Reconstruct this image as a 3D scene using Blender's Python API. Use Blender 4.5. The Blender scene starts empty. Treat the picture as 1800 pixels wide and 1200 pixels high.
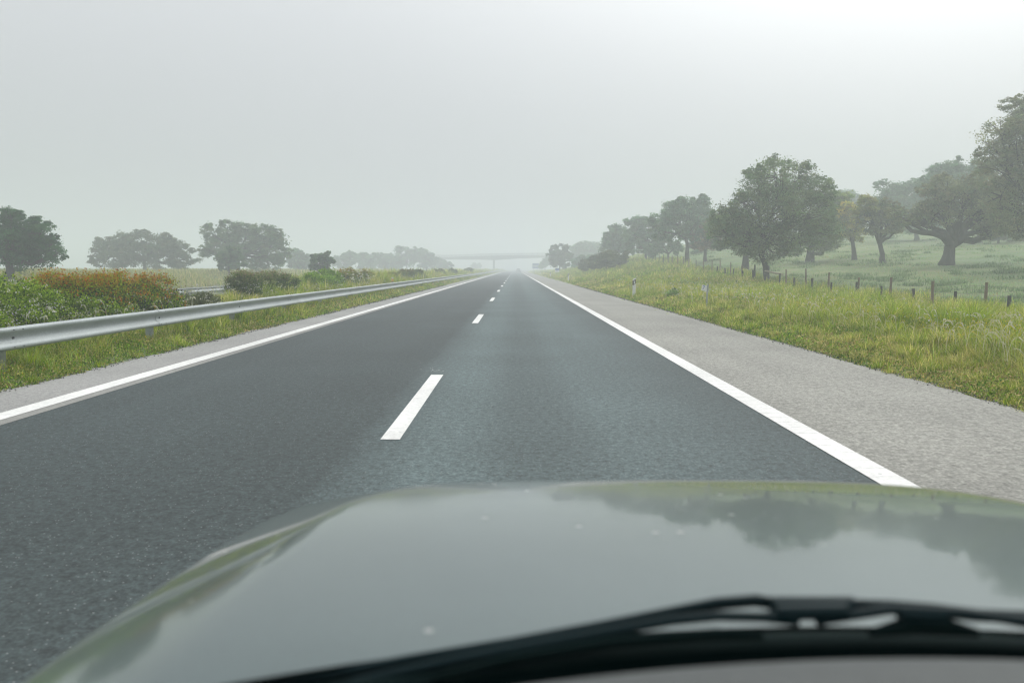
import bpy, bmesh, math, random
import numpy as np
from mathutils import Vector, Matrix
R = math.radians
random.seed(7)
rng = np.random.default_rng(11)
sc = bpy.context.scene
col = sc.collection

# ------------------------------------------------------------------ camera
F = 1370.0                       # focal length in pixels of the 1800 px wide photograph
HC = 1.43                        # eye height over the road
PITCH, YAW = math.atan(128 / F), math.atan(5 / F)
cd = bpy.data.cameras.new("camera")
cam = bpy.data.objects.new("camera", cd)
col.objects.link(cam)
cd.sensor_width = 36.0
cd.lens = F / 1800 * 36
cd.clip_start, cd.clip_end = 0.05, 6000
cam.location = (0, 0, HC)
cam.rotation_euler = (math.pi / 2 - PITCH, 0, YAW)
cd.dof.use_dof = True
cd.dof.focus_distance = 28.0
cd.dof.aperture_fstop = 3.0
sc.camera = cam
CM = cam.rotation_euler.to_matrix()


def at(px, py, Y):
    """the point at forward distance Y seen at pixel (px, py) of the 1800x1200 photograph"""
    v = CM @ Vector(((px - 900) / F, -(py - 600) / F, -1.0))
    return Vector((0, 0, HC)) + v * (Y / v.y)


# ------------------------------------------------------------------ world, sun, exposure
SUN_EL, SUN_AZ = R(50), R(38)            # azimuth clockwise from +Y
sdir = Vector((math.sin(SUN_AZ) * math.cos(SUN_EL), math.cos(SUN_AZ) * math.cos(SUN_EL), math.sin(SUN_EL)))
w = bpy.data.worlds.new("World")
sc.world = w
w.use_nodes = True
nt = w.node_tree
bg = nt.nodes["Background"]
sky = nt.nodes.new("ShaderNodeTexSky")
sky.sky_type = 'NISHITA'
sky.sun_disc = False
sky.sun_elevation, sky.sun_rotation = SUN_EL, SUN_AZ
sky.dust_density = 6
sky.air_density = 1.0
tc = nt.nodes.new("ShaderNodeTexCoord")
dot = nt.nodes.new("ShaderNodeVectorMath"); dot.operation = 'DOT_PRODUCT'
dot.inputs[1].default_value = sdir
nt.links.new(tc.outputs['Generated'], dot.inputs[0])
rp = nt.nodes.new("ShaderNodeValToRGB")
nt.links.new(dot.outputs['Value'], rp.inputs[0])
e = rp.color_ramp.elements
e[0].position, e[0].color = 0.0, (0.425, 0.440, 0.452, 1)
e[1].position, e[1].color = 1.0, (1.20, 1.20, 1.18, 1)
for p_, c_ in ((.45, (.437, .450, .463)), (0.61, (.452, .467, .480)), (0.72, (.535, .550, .562)), (0.80, (.67, .685, .695)), (0.88, (.90, .915, .92))):
    q_ = rp.color_ramp.elements.new(p_); q_.color = (*c_, 1)
rp.color_ramp.interpolation = 'B_SPLINE'
scl = nt.nodes.new("ShaderNodeVectorMath"); scl.operation = 'SCALE'
scl.inputs['Scale'].default_value = 20.0
sz = nt.nodes.new("ShaderNodeSeparateXYZ"); nt.links.new(tc.outputs['Generated'], sz.inputs[0])
mrz = nt.nodes.new("ShaderNodeValToRGB"); nt.links.new(sz.outputs[2], mrz.inputs[0])
ez = mrz.color_ramp.elements
ez[0].position, ez[0].color = 0.0, (.375, .386, .390, 1)
ez[1].position, ez[1].color = .40, (.62, .615, .615, 1)
for p_, v_ in ((.10, (.43, .435, .438)), (.20, (.505, .505, .508)), (.30, (.59, .588, .590))):
    q_ = ez.new(p_); q_.color = (*v_, 1)
mul = nt.nodes.new("ShaderNodeVectorMath"); mul.operation = 'MULTIPLY'
nt.links.new(rp.outputs[0], mul.inputs[0]); nt.links.new(mrz.outputs[0], mul.inputs[1])
nt.links.new(mul.outputs[0], scl.inputs[0])
mx = nt.nodes.new("ShaderNodeMixRGB"); mx.inputs[0].default_value = 0.94
nt.links.new(sky.outputs[0], mx.inputs[1]); nt.links.new(scl.outputs[0], mx.inputs[2])
nt.links.new(mx.outputs[0], bg.inputs[0])
bg.inputs[1].default_value = 0.10
sd = bpy.data.lights.new("sun", 'SUN')
sun = bpy.data.objects.new("sun", sd)
col.objects.link(sun)
sd.energy, sd.angle, sd.color = 1.3, R(32), (1.0, .985, .95)
sun.rotation_euler = (-sdir).to_track_quat('-Z', 'Y').to_euler()
sun.location = (30, 30, 60)
sc.view_settings.view_transform = 'Standard'
sc.view_settings.look = 'None'
sc.view_settings.exposure = 0.45
sc.view_settings.gamma = 1.0
sc.render.engine = 'CYCLES'
sc.cycles.use_denoising = True
sc.cycles.max_bounces = 6
sc.cycles.diffuse_bounces = 3
sc.cycles.volume_bounces = 2
sc.cycles.transparent_max_bounces = 8
sc.cycles.filter_width = 1.2


# ------------------------------------------------------------------ helpers
def lin(r, g, b):
    f = lambda c: (c / 255 / 12.92) if c <= 10.3 else (((c / 255) + .055) / 1.055) ** 2.4
    return (f(r), f(g), f(b), 1)


def tag(o, label=None, cat=None, group=None, kind=None):
    if label: o['label'] = label
    if cat: o['category'] = cat
    if group: o['group'] = group
    if kind: o['kind'] = kind
    return o


def empty(name, loc=(0, 0, 0), rz=0):
    o = bpy.data.objects.new(name, None)
    o.empty_display_size = .2
    o.location = loc
    o.rotation_euler = (0, 0, rz)
    col.objects.link(o)
    return o


def mesh_arrays(name, V, Q, mat, parent=None, C=None, smooth=False, org=None):
    """quads from arrays; C = colour per vertex. org: world point that becomes the origin"""
    V = np.asarray(V, np.float32).reshape(-1, 3)
    Q = np.asarray(Q, np.int32)
    k = Q.shape[1]
    if parent is not None:
        V = V - np.array(parent.location, np.float32)
    elif org is not None:
        V = V - np.array(org, np.float32)
    me = bpy.data.meshes.new(name)
    me.vertices.add(len(V)); me.vertices.foreach_set('co', V.ravel())
    me.loops.add(Q.size); me.loops.foreach_set('vertex_index', Q.ravel())
    me.polygons.add(len(Q))
    me.polygons.foreach_set('loop_start', np.arange(0, Q.size, k, dtype=np.int32))
    me.polygons.foreach_set('loop_total', np.full(len(Q), k, np.int32))
    me.polygons.foreach_set('use_smooth', np.full(len(Q), smooth))
    if C is not None:
        a = me.color_attributes.new('tint', 'FLOAT_COLOR', 'POINT')
        c4 = np.ones((len(V), 4), np.float32); c4[:, :3] = C
        a.data.foreach_set('color', c4.ravel())
    me.update(calc_edges=True)
    me.validate()
    me.materials.append(mat)
    o = bpy.data.objects.new(name, me)
    if parent is not None: o.parent = parent
    elif org is not None: o.location = org
    col.objects.link(o)
    return o


class MB:
    def __init__(s): s.v = []; s.f = []; s.sm = []
    def add(s, v, f, smooth=False):
        n = len(s.v); s.v += [tuple(p) for p in v]; s.f += [tuple(i + n for i in q) for q in f]; s.sm += [smooth] * len(f)
    def box(s, c, d, rz=0, m=None):
        x, y, z = (t / 2 for t in d)
        vs = [Vector((i * x, j * y, k * z)) for i in (-1, 1) for j in (-1, 1) for k in (-1, 1)]
        M = Matrix.Translation(c) @ Matrix.Rotation(rz, 4, 'Z')
        if m is not None: M = Matrix.Translation(c) @ m.to_4x4()
        s.add([M @ p for p in vs], [(0, 1, 3, 2), (4, 6, 7, 5), (0, 4, 5, 1), (2, 3, 7, 6), (0, 2, 6, 4), (1, 5, 7, 3)])
    def tube(s, pts, rad, n=8, caps=True, flat=1.0):
        pts = [Vector(p) for p in pts]
        if not hasattr(rad, '__len__'): rad = [rad] * len(pts)
        up = Vector((0, 0, 1)); vs = []; fs = []
        d0 = (pts[1] - pts[0]).normalized()
        a = d0.cross(up)
        if a.length < .1: a = d0.cross(Vector((1, 0, 0)))
        a.normalize()
        for i, p in enumerate(pts):
            d = (pts[min(i + 1, len(pts) - 1)] - pts[max(i - 1, 0)]).normalized()
            a = (a - d * a.dot(d)).normalized(); b = d.cross(a)
            for j in range(n):
                t = 2 * math.pi * j / n
                vs.append(p + (a * math.cos(t) + b * math.sin(t) * flat) * rad[i])
        for i in range(len(pts) - 1):
            for j in range(n):
                k = (j + 1) % n
                fs.append((i * n + j, i * n + k, (i + 1) * n + k, (i + 1) * n + j))
        s.add(vs, fs, True)
        if caps:
            m = len(pts) - 1
            s.add(vs[:n], [tuple(range(n))[::-1]]); s.add(vs[m * n:], [tuple(range(n))])
    def build(s, name, mat, parent=None, org=None, bevel=0):
        me = bpy.data.meshes.new(name)
        off = Vector(parent.location) if parent is not None else Vector(org) if org is not None else Vector()
        if parent is not None and parent.parent is not None: off = off + Vector(parent.parent.location)
        me.from_pydata([Vector(p) - off for p in s.v], [], s.f)
        me.polygons.foreach_set('use_smooth', s.sm)
        me.update()
        me.materials.append(mat)
        o = bpy.data.objects.new(name, me)
        if parent is not None: o.parent = parent
        elif org is not None: o.location = org
        col.objects.link(o)
        if bevel:
            b = o.modifiers.new('bevel', 'BEVEL'); b.width = bevel; b.segments = 2; b.limit_method = 'ANGLE'
        return o


# ------------------------------------------------------------------ materials
def mat(name, colr=(.5, .5, .5), rough=.8, metal=0.0, coat=0.0, spec=.5):
    m = bpy.data.materials.new(name); m.use_nodes = True
    b = m.node_tree.nodes['Principled BSDF']
    b.inputs['Base Color'].default_value = (*colr[:3], 1)
    b.inputs['Roughness'].default_value = rough
    b.inputs['Metallic'].default_value = metal
    b.inputs['Coat Weight'].default_value = coat
    b.inputs['Specular IOR Level'].default_value = spec
    return m


def N(m, t, **kw):
    n = m.node_tree.nodes.new(t)
    for k, v in kw.items(): setattr(n, k, v)
    return n


def L(m, a, b): m.node_tree.links.new(a, b)


def noise(m, scale, detail=3, src=None, rough=.5, vscale=None):
    n = N(m, 'ShaderNodeTexNoise'); n.inputs['Scale'].default_value = scale
    n.inputs['Detail'].default_value = detail; n.inputs['Roughness'].default_value = rough
    tcn = N(m, 'ShaderNodeTexCoord')
    out = tcn.outputs['Object']
    if vscale:
        mp = N(m, 'ShaderNodeMapping'); mp.inputs['Scale'].default_value = vscale
        L(m, out, mp.inputs[0]); out = mp.outputs[0]
    L(m, out, n.inputs['Vector'])
    return n


def ramp(m, src, stops, interp='LINEAR'):
    r = N(m, 'ShaderNodeValToRGB'); r.color_ramp.interpolation = interp
    el = r.color_ramp.elements
    el[0].position, el[0].color = stops[0][0], (*stops[0][1][:3], 1)
    el[1].position, el[1].color = stops[-1][0], (*stops[-1][1][:3], 1)
    for p, c in stops[1:-1]:
        q = el.new(p); q.color = (*c[:3], 1)
    L(m, src, r.inputs[0]); return r


def mixc(m, mode, fac, a, b):
    x = N(m, 'ShaderNodeMixRGB', blend_type=mode)
    if hasattr(fac, 'links'): L(m, fac, x.inputs[0])
    else: x.inputs[0].default_value = fac
    for i, s in ((1, a), (2, b)):
        if hasattr(s, 'links'): L(m, s, x.inputs[i])
        else: x.inputs[i].default_value = (*s[:3], 1)
    return x.outputs[0]


def g3(v): return (v, v, v)


def speckled(name, base, var, scale, rough=.85, bump=.3, specks=None, big=None, lane=None):
    m = mat(name, base, rough)
    b = m.node_tree.nodes['Principled BSDF']
    n1 = noise(m, scale, 4, rough=.65)
    r1 = ramp(m, n1.outputs[0], [(.25, tuple(c * (1 - var) for c in base[:3])), (.5, base), (.75, tuple(c * (1 + var) for c in base[:3]))])
    c = r1.outputs[0]
    n2 = noise(m, big or .35, 4, rough=.55)
    r2 = ramp(m, n2.outputs[0], [(.3, g3(.86)), (.7, g3(1.14))])
    c = mixc(m, 'MULTIPLY', 1, c, r2.outputs[0])
    n4 = noise(m, scale * .33, 3, rough=.8); r4 = ramp(m, n4.outputs[0], [(.3, g3(1 - var * .8)), (.7, g3(1 + var * .8))])
    c = mixc(m, 'MULTIPLY', 1, c, r4.outputs[0])
    n3 = noise(m, 1.0, 3, vscale=(1.6, .05, 1))
    r3 = ramp(m, n3.outputs[0], [(.3, g3(.93)), (.7, g3(1.07))])
    c = mixc(m, 'MULTIPLY', 1, c, r3.outputs[0])
    if lane:
        geo = N(m, 'ShaderNodeNewGeometry'); sp = N(m, 'ShaderNodeSeparateXYZ'); L(m, geo.outputs['Position'], sp.inputs[0])
        wob = noise(m, .6, 2)
        md = N(m, 'ShaderNodeMath', operation='MULTIPLY_ADD'); L(m, wob.outputs[0], md.inputs[0]); md.inputs[1].default_value = .25; L(m, sp.outputs[0], md.inputs[2])
        mr = N(m, 'ShaderNodeMapRange'); mr.inputs[1].default_value = -5; mr.inputs[2].default_value = 3
        L(m, md.outputs[0], mr.inputs[0])
        rl = ramp(m, mr.outputs[0], lane)
        c = mixc(m, 'MULTIPLY', 1, c, rl.outputs[0])
    if specks:
        vo = N(m, 'ShaderNodeTexVoronoi'); vo.inputs['Scale'].default_value = specks[0]
        tcn = N(m, 'ShaderNodeTexCoord'); L(m, tcn.outputs['Object'], vo.inputs['Vector'])
        rv = ramp(m, vo.outputs['Distance'], [(0, g3(1)), (specks[2], g3(1)), (specks[2] + .05, g3(0))])
        sel = N(m, 'ShaderNodeSeparateColor'); L(m, vo.outputs['Color'], sel.inputs[0])
        gt = N(m, 'ShaderNodeMath', operation='GREATER_THAN'); L(m, sel.outputs[0], gt.inputs[0]); gt.inputs[1].default_value = specks[3]
        mu = N(m, 'ShaderNodeMath', operation='MULTIPLY'); L(m, gt.outputs[0], mu.inputs[0]); L(m, rv.outputs[0], mu.inputs[1])
        c = mixc(m, 'MIX', mu.outputs[0], c, specks[1])
    L(m, c, b.inputs['Base Color'])
    bp = N(m, 'ShaderNodeBump'); bp.inputs['Strength'].default_value = bump; bp.inputs['Distance'].default_value = .01
    L(m, n1.outputs[0], bp.inputs['Height']); L(m, bp.outputs[0], b.inputs['Normal'])
    return m


def leafmat(name, rough=.6, trans=.3):
    m = bpy.data.materials.new(name); m.use_nodes = True
    t = m.node_tree; t.nodes.clear()
    out = N(m, 'ShaderNodeOutputMaterial')
    at_ = N(m, 'ShaderNodeAttribute', attribute_name='tint')
    d = N(m, 'ShaderNodeBsdfDiffuse'); tr = N(m, 'ShaderNodeBsdfTranslucent')
    L(m, at_.outputs['Color'], d.inputs[0])
    hs = N(m, 'ShaderNodeHueSaturation'); hs.inputs['Saturation'].default_value = 1.15; hs.inputs['Value'].default_value = 1.1
    L(m, at_.outputs['Color'], hs.inputs['Color']); L(m, hs.outputs[0], tr.inputs[0])
    mm = N(m, 'ShaderNodeMixShader'); mm.inputs[0].default_value = trans
    L(m, d.outputs[0], mm.inputs[1]); L(m, tr.outputs[0], mm.inputs[2]); L(m, mm.outputs[0], out.inputs[0])
    return m


lane = [(0.0, g3(.95)), (.30, g3(.92)), (.47, g3(.90)), (.49, g3(1.4)), (.55, g3(2.1)), (.60, g3(1.95)), (.645, g3(1.5)), (.69, g3(1.55)), (.74, g3(1.95)), (.82, g3(1.85)), (.9, g3(1.35)), (1, g3(1.0))]
M_asphalt = speckled('asphalt', (.043, .060, .061), .66, 46, .82, .35, specks=(58, (.24, .26, .26), .22, .88), lane=lane)
M_shoulder = speckled('shoulder_chippings', (.272, .270, .243), .50, 42, .92, .45, specks=(60, (.13, .13, .12), .18, .85))
M_shoulderL = speckled('verge_strip', (.30, .30, .29), .32, 50, .92, .5, specks=(45, (.12, .12, .11), .2, .84))
M_oldlayer = speckled('old_layer', (.26, .26, .245), .2, 50, .9, .4)
M_opp = speckled('asphalt_far', (.14, .15, .15), .2, 20, .85, .2)
M_line = speckled('line_paint', (.74, .74, .72), .14, 30, .6, .2, specks=(9, (.40, .41, .40), .10, .93))


def rib_line():
    m = speckled('ribbed_line_paint', (.74, .74, .72), .14, 30, .6, .2, specks=(9, (.42, .43, .42), .10, .93))
    b = m.node_tree.nodes['Principled BSDF']
    src = b.inputs['Base Color'].links[0].from_socket
    geo = N(m, 'ShaderNodeNewGeometry'); sp = N(m, 'ShaderNodeSeparateXYZ'); L(m, geo.outputs['Position'], sp.inputs[0])
    n = noise(m, 9, 2)
    ad = N(m, 'ShaderNodeMath', operation='MULTIPLY_ADD'); L(m, n.outputs[0], ad.inputs[0]); ad.inputs[1].default_value = .06; L(m, sp.outputs[1], ad.inputs[2])
    a = N(m, 'ShaderNodeMath', operation='MODULO'); L(m, ad.outputs[0], a.inputs[0]); a.inputs[1].default_value = .24
    lt = N(m, 'ShaderNodeMath', operation='LESS_THAN'); L(m, a.outputs[0], lt.inputs[0]); lt.inputs[1].default_value = .014
    mu = N(m, 'ShaderNodeMath', operation='MULTIPLY'); L(m, lt.outputs[0], mu.inputs[0]); mu.inputs[1].default_value = .45
    L(m, mixc(m, 'MIX', mu.outputs[0], src, (.3, .3, .29)), b.inputs['Base Color'])
    return m


M_ribline = rib_line()


def groundmat():
    m = mat('grassland_soil', (.06, .08, .03), .95)
    b = m.node_tree.nodes['Principled BSDF']
    n = noise(m, .5, 6, rough=.65); n2 = noise(m, 9, 4, rough=.7); n3 = noise(m, .06, 3)
    r = ramp(m, n.outputs[0], [(.3, (.11, .18, .07)), (.5, (.17, .225, .10)), (.7, (.25, .275, .14))])
    r2 = ramp(m, n2.outputs[0], [(.3, g3(.72)), (.7, g3(1.25))])
    r3 = ramp(m, n3.outputs[0], [(.35, (.85, .95, .95)), (.65, (1.15, 1.05, .95))])
    c = mixc(m, 'MULTIPLY', 1, r.outputs[0], r2.outputs[0]); c = mixc(m, 'MULTIPLY', 1, c, r3.outputs[0])
    L(m, c, b.inputs['Base Color'])
    bp = N(m, 'ShaderNodeBump'); bp.inputs['Strength'].default_value = .6; bp.inputs['Distance'].default_value = .08
    L(m, n2.outputs[0], bp.inputs['Height']); L(m, bp.outputs[0], b.inputs['Normal'])
    return m


M_ground = groundmat()
M_leaf = leafmat('leaves', trans=.48); M_grass = leafmat('grass_blades', trans=.45); M_flower = leafmat('petals', trans=.3)


def barkmat(name, c):
    m = mat(name, c, .95); b = m.node_tree.nodes['Principled BSDF']
    n = noise(m, 6, 5, rough=.7, vscale=(1, 1, .25))
    r = ramp(m, n.outputs[0], [(.3, tuple(x * .55 for x in c)), (.7, tuple(x * 1.5 for x in c))])
    L(m, r.outputs[0], b.inputs['Base Color'])
    bp = N(m, 'ShaderNodeBump'); bp.inputs['Strength'].default_value = .8; bp.inputs['Distance'].default_value = .05
    L(m, n.outputs[0], bp.inputs['Height']); L(m, bp.outputs[0], b.inputs['Normal'])
    return m


M_bark = barkmat('cork_bark', (.055, .048, .042))
M_post = barkmat('weathered_wood', (.20, .155, .105))
M_postdark = barkmat('dark_wood', (.06, .06, .058))
M_postpale = barkmat('pale_wood', (.32, .27, .2))


def galv():
    m = mat('galvanised_steel', (.46, .49, .49), .42, .45)
    b = m.node_tree.nodes['Principled BSDF']
    n = noise(m, 3.5, 5, rough=.7, vscale=(1, .35, 1)); n2 = noise(m, 40, 2)
    r = ramp(m, n.outputs[0], [(.3, (.30, .33, .335)), (.7, (.42, .46, .46))])
    r2 = ramp(m, n2.outputs[0], [(.3, g3(.9)), (.7, g3(1.1))])
    L(m, mixc(m, 'MULTIPLY', 1, r.outputs[0], r2.outputs[0]), b.inputs['Base Color'])
    rr = ramp(m, n.outputs[0], [(.3, g3(.46)), (.7, g3(.62))]); L(m, rr.outputs[0], b.inputs['Roughness'])
    return m


M_galv = galv()
M_wire = mat('wire', (.20, .20, .19), .5, .6)
M_bolt = mat('bolt', (.05, .05, .05), .6, .5)
M_white = mat('white_plastic', (.72, .72, .70), .45)
M_black = mat('black_plastic', (.02, .02, .022), .5)
M_refl = mat('reflector', (.8, .82, .84), .2)
M_amber = mat('amber_reflector', (.75, .45, .05), .3)
M_blue = mat('sign_blue', (.03, .12, .42), .4)
M_blue2 = mat('sign_blue_faded', (.04, .11, .36), .5)
M_signwhite = mat('sign_white', (.8, .8, .8), .4)
M_concrete = speckled('concrete', (.06, .065, .065), .12, 3, .9, .2, big=.4)

# ------------------------------------------------------------------ terrain
EDGE_R, EDGE_L = 5.15, -6.0


def cx(Y):                                   # the road bends gently right far ahead
    return np.maximum(0, np.asarray(Y, float) - 290) ** 2 * 1.5e-4


def sstep(a, b, x):
    t = np.clip((np.asarray(x, float) - a) / (b - a), 0, 1); return t * t * (3 - 2 * t)


GY = [0, 18, 25, 35, 46, 63, 75, 90, 110, 135, 170, 210, 260, 400, 900]
GZ = [-.3, -.25, -.22, -.1, .15, .72, 1.15, 1.65, 2.3, 2.7, 2.5, 1.7, 1.1, .8, .6]


def fenceX(Y): return 13.8 + .0438 * np.asarray(Y, float)


def ground(X, Y):
    X = np.asarray(X, float); Y = np.asarray(Y, float)
    x = X - cx(Y)
    g = np.interp(Y, GY, GZ); Fx = fenceX(Y)
    s = sstep(EDGE_R + .3, Fx - 1.5, x) 
    inland = 2.3 * (np.clip(Y, 5, 160) / 62) ** 1.25 * (1 - np.exp(-np.maximum(0, x - Fx) / 20))
    zr = g * s + inland
    bump = .05 * np.sin(X * .9 + Y * .37) * np.sin(Y * .61 - X * .3) + .1 * np.sin(X * .13 + 1.3) * np.sin(Y * .11)
    zr = zr + bump * sstep(EDGE_R + .5, EDGE_R + 4, x)
    med = (.12 * sstep(-7.2, -9.5, x) * (1 - sstep(-11, -13, x)))
    zl = med + .80 * sstep(-25.5, -33, x) + bump * sstep(-26, -32, x) + .8 * sstep(-60, -200, x)
    z = np.where(x > 0, zr, zl)
    return z - .05 * (1 - sstep(EDGE_R, EDGE_R + .3, x)) * sstep(-6.4, EDGE_L, x) - .05 * sstep(-25.3, -24.3, x) * (1 - sstep(-13.3, -12.9, x))


def gz(x, y): return float(ground(x, y))


xs = np.unique(np.concatenate([-np.geomspace(1400, 60, 20), np.arange(-60, -26, 2.0), np.arange(-26, -12, .65), np.arange(-12, -5.4, .3), np.arange(-5, 5, 2.0),
                               [5.0, 5.15, 5.3, 5.45], np.arange(5.7, 20, .5), np.arange(20, 60, 1.5), np.geomspace(60, 1400, 24)]))
ys = np.unique(np.concatenate([[-40, -20, -10, 0], np.arange(3, 60, 1.0), np.arange(60, 160, 2.5), np.arange(160, 420, 6), np.geomspace(420, 1500, 18)]))
GX, GYY = np.meshgrid(xs, ys)
GXs = GX + cx(GYY)
V = np.stack([GXs, GYY, ground(GXs, GYY)], -1).reshape(-1, 3)
nx, ny = len(xs), len(ys)
I = np.arange(nx * ny).reshape(ny, nx)
Q = np.stack([I[:-1, :-1], I[:-1, 1:], I[1:, 1:], I[1:, :-1]], -1).reshape(-1, 4)
tag(mesh_arrays('ground', V, Q, M_ground, smooth=True), kind='structure')

yr = np.unique(np.concatenate([np.arange(-8, 280, 8.0), np.arange(280, 900, 12.0)]))


def strip(name, x0, x1, z, m, ya=yr, jag=0, side=0):
    """a sheet along the road; jag roughens the outer edge"""
    if jag:
        ya = np.unique(np.concatenate([np.arange(4, 60, .12), np.arange(60, 140, .5), ya[ya > 140], [-8, 0]]))
    a = np.full(len(ya), x0, float); b = np.full(len(ya), x1, float)
    if jag:
        j = jag * (rng.random(len(ya)) - .5 + .8 * np.sin(ya * 1.7) * np.sin(ya * .43))
        if side < 0: a = a + j
        else: b = b + j
    c = cx(ya)
    V = np.concatenate([np.stack([a + c, ya, np.full(len(ya), z)], -1), np.stack([b + c, ya, np.full(len(ya), z)], -1)])
    n = len(ya); i = np.arange(n - 1)
    return tag(mesh_arrays(name, V, np.stack([i, i + n, i + n + 1, i + 1], -1), m), kind='structure')


strip('road', -4.74, 2.55, 0, M_asphalt)
strip('road_shoulder', 2.54, EDGE_R + .04, -.004, M_shoulder, jag=.07, side=1)
strip('verge_path', EDGE_L - .06, -4.70, -.004, M_shoulderL, jag=.16, side=-1)
strip('old_road_surface', -5.0, -4.71, .004, M_oldlayer)
strip('line_marking_left', -5.10, -4.86, .008, M_line)
strip('line_marking_right', 2.43, 2.66, .006, M_ribline)
strip('far_carriageway', -24.4, -13.2, 0, M_opp)
strip('far_carriageway_line', -13.75, -13.6, .005, M_line)
strip('far_carriageway_outer_line', -22.2, -22.0, .005, M_line)
# dashes: 4 m painted, 10 m gap
d0 = F * HC / (772 - 472) - .1
mb = MB()
k = 0
while d0 + 14 * k < 420:
    a = d0 + 14 * k
    for (y0, y1) in ((a, a + 2), (a + 2, a + 4.0)):
        c0, c1 = float(cx(y0)), float(cx(y1))
        mb.add([(-1.13 + c0, y0, .005), (-.965 + c0, y0, .005), (-.965 + c1, y1, .005), (-1.13 + c1, y1, .005)], [(0, 1, 2, 3)])
    k += 1
tag(mb.build('lane_dashes', M_line), kind='structure')
# transverse paving joint and a spatter of white droppings
M_joint = mat('joint_tar', (.05, .055, .058), .7)
jb = MB()
pts = [(-4.7 + .46 * i, 56 + .05 * math.sin(i * 1.9)) for i in range(9)]
for (xa, ya), (xb, yb) in zip(pts, pts[1:]):
    jb.add([(xa, ya, .004), (xb, yb, .004), (xb, yb + .16, .004), (xa, ya + .16, .004)], [(0, 1, 2, 3)])
tag(jb.build('road_joint', M_joint), kind='structure')
sb = MB()
c = at(757, 657, 10.6)
for i in range(46):
    t = random.uniform(-.1, math.pi + .1); r = abs(random.gauss(.07, .08)) + .02; s = random.uniform(.002, .006)
    x, y = c.x + .02 + r * 1.0 * math.cos(t), 10.75 + r * 2.6 * math.sin(t) * .8
    a = math.atan2(y - 10.75, x - c.x); l = s * random.uniform(1, 5)
    u = Vector((math.cos(a), math.sin(a), 0)); v = Vector((-u.y, u.x, 0)); p = Vector((x, y, .004))
    sb.add([p - u * l - v * s * .5, p + u * l, p + v * s, p - u * l * .5 + v * s], [(0, 1, 2, 3)])
tag(sb.build('road_spatter', M_line), kind='structure')

# ------------------------------------------------------------------ grass
def blades(name, P, H, W, C, lean=.35, label=None, seg=2):
    """P base points, H heights, W widths, C colours"""
    n = len(P)
    th = rng.random(n) * 2 * np.pi; side = np.stack([np.cos(th), np.sin(th), np.zeros(n)], -1)
    ph = rng.random(n) * 2 * np.pi; ln = np.abs(rng.normal(0, lean, n)) + .05
    ld = np.stack([np.cos(ph) * ln, np.sin(ph) * ln, np.zeros(n)], -1)
    up = np.array([0, 0, 1.0]); H = H[:, None]; W = W[:, None]
    rows = [P, P + (ld * .35 + up * .6) * H, P + (ld * 1.1 + up * (1 - .25 * ln[:, None])) * H]
    ws = [.5, .42, .08]
    V = np.stack([r + s * side * W * q for r, q in zip(rows, ws) for s in (-1, 1)], 1)      # n,6,3
    b = np.arange(n)[:, None] * 6
    Q = np.concatenate([b + np.array([0, 1, 3, 2]), b + np.array([2, 3, 5, 4])])
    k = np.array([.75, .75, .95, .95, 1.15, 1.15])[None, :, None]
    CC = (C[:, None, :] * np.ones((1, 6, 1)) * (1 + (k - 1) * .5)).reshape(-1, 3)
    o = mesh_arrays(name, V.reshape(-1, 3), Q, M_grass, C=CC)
    return o


GREEN = np.array([(.18, .26, .025), (.25, .32, .035), (.31, .35, .045), (.12, .21, .025)])
STRAW = np.array([(.52, .46, .24), (.44, .40, .18), (.58, .52, .31), (.40, .38, .13)])
PALE = np.array([(.32, .39, .16), (.38, .43, .20), (.27, .35, .13)])


def hsh(i, j, k):
    v = np.sin(i * 127.1 + j * 311.7 + k * 74.7) * 43758.5453
    return v - np.floor(v)


def tussock(x, y, cs, pull, frac):
    """draws a share of the points together into tussocks; returns also a random number per tussock"""
    lv = np.round(np.log2(np.maximum(y, 8) / 8)); c = cs * 1.35 ** lv
    i, j = np.floor(x / c), np.floor(y / c)
    cxx = (i + .15 + .7 * hsh(i, j, 1 + lv)) * c; cyy = (j + .15 + .7 * hsh(i, j, 2 + lv)) * c
    m = rng.random(len(x)) < frac
    return np.where(m, cxx + (x - cxx) * pull, x), np.where(m, cyy + (y - cyy) * pull, y), hsh(i, j, 3 + lv), hsh(i, j, 4 + lv), m


def patch(x, y, s=1.0):
    return .5 + .25 * np.sin(x * 1.1 * s + 2 * np.sin(y * .35 * s)) + .25 * np.sin(y * .8 * s + 1.7 * np.sin(x * .9 * s))


def pick(n, pal): return pal[rng.integers(0, len(pal), n)]


def scatter(bands, xr, dens):
    """uniform points per band; xr(Y0,Y1) gives x limits, dens points per square metre"""
    out = []
    for (a, b, dn) in bands:
        lo, hi = xr(a, b)
        if hi <= lo: continue
        n = int((b - a) * (hi - lo) * dn * dens)
        out.append(np.stack([lo + (hi - lo) * rng.random(n), a + (b - a) * rng.random(n)], -1))
    return np.concatenate(out)


def colours(n, x, y, sfrac):
    C = pick(n, GREEN).copy(); m = rng.random(n) < sfrac
    C[m] = pick(m.sum(), STRAW)
    p = rng.random(n) < .25; C[p & ~m] = pick((p & ~m).sum(), PALE)
    return C * np.array([1.04, 1.06, .85]) * (0.6 + 1.0 * rng.random((n, 1)) ** 1.2)


BR = [(6.5, 9, 2600), (9, 12, 2300), (12, 16, 1800), (16, 22, 1200), (22, 30, 760), (30, 42, 420), (42, 60, 230), (60, 90, 110), (90, 140, 52), (140, 220, 22), (220, 420, 8)]
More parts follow.
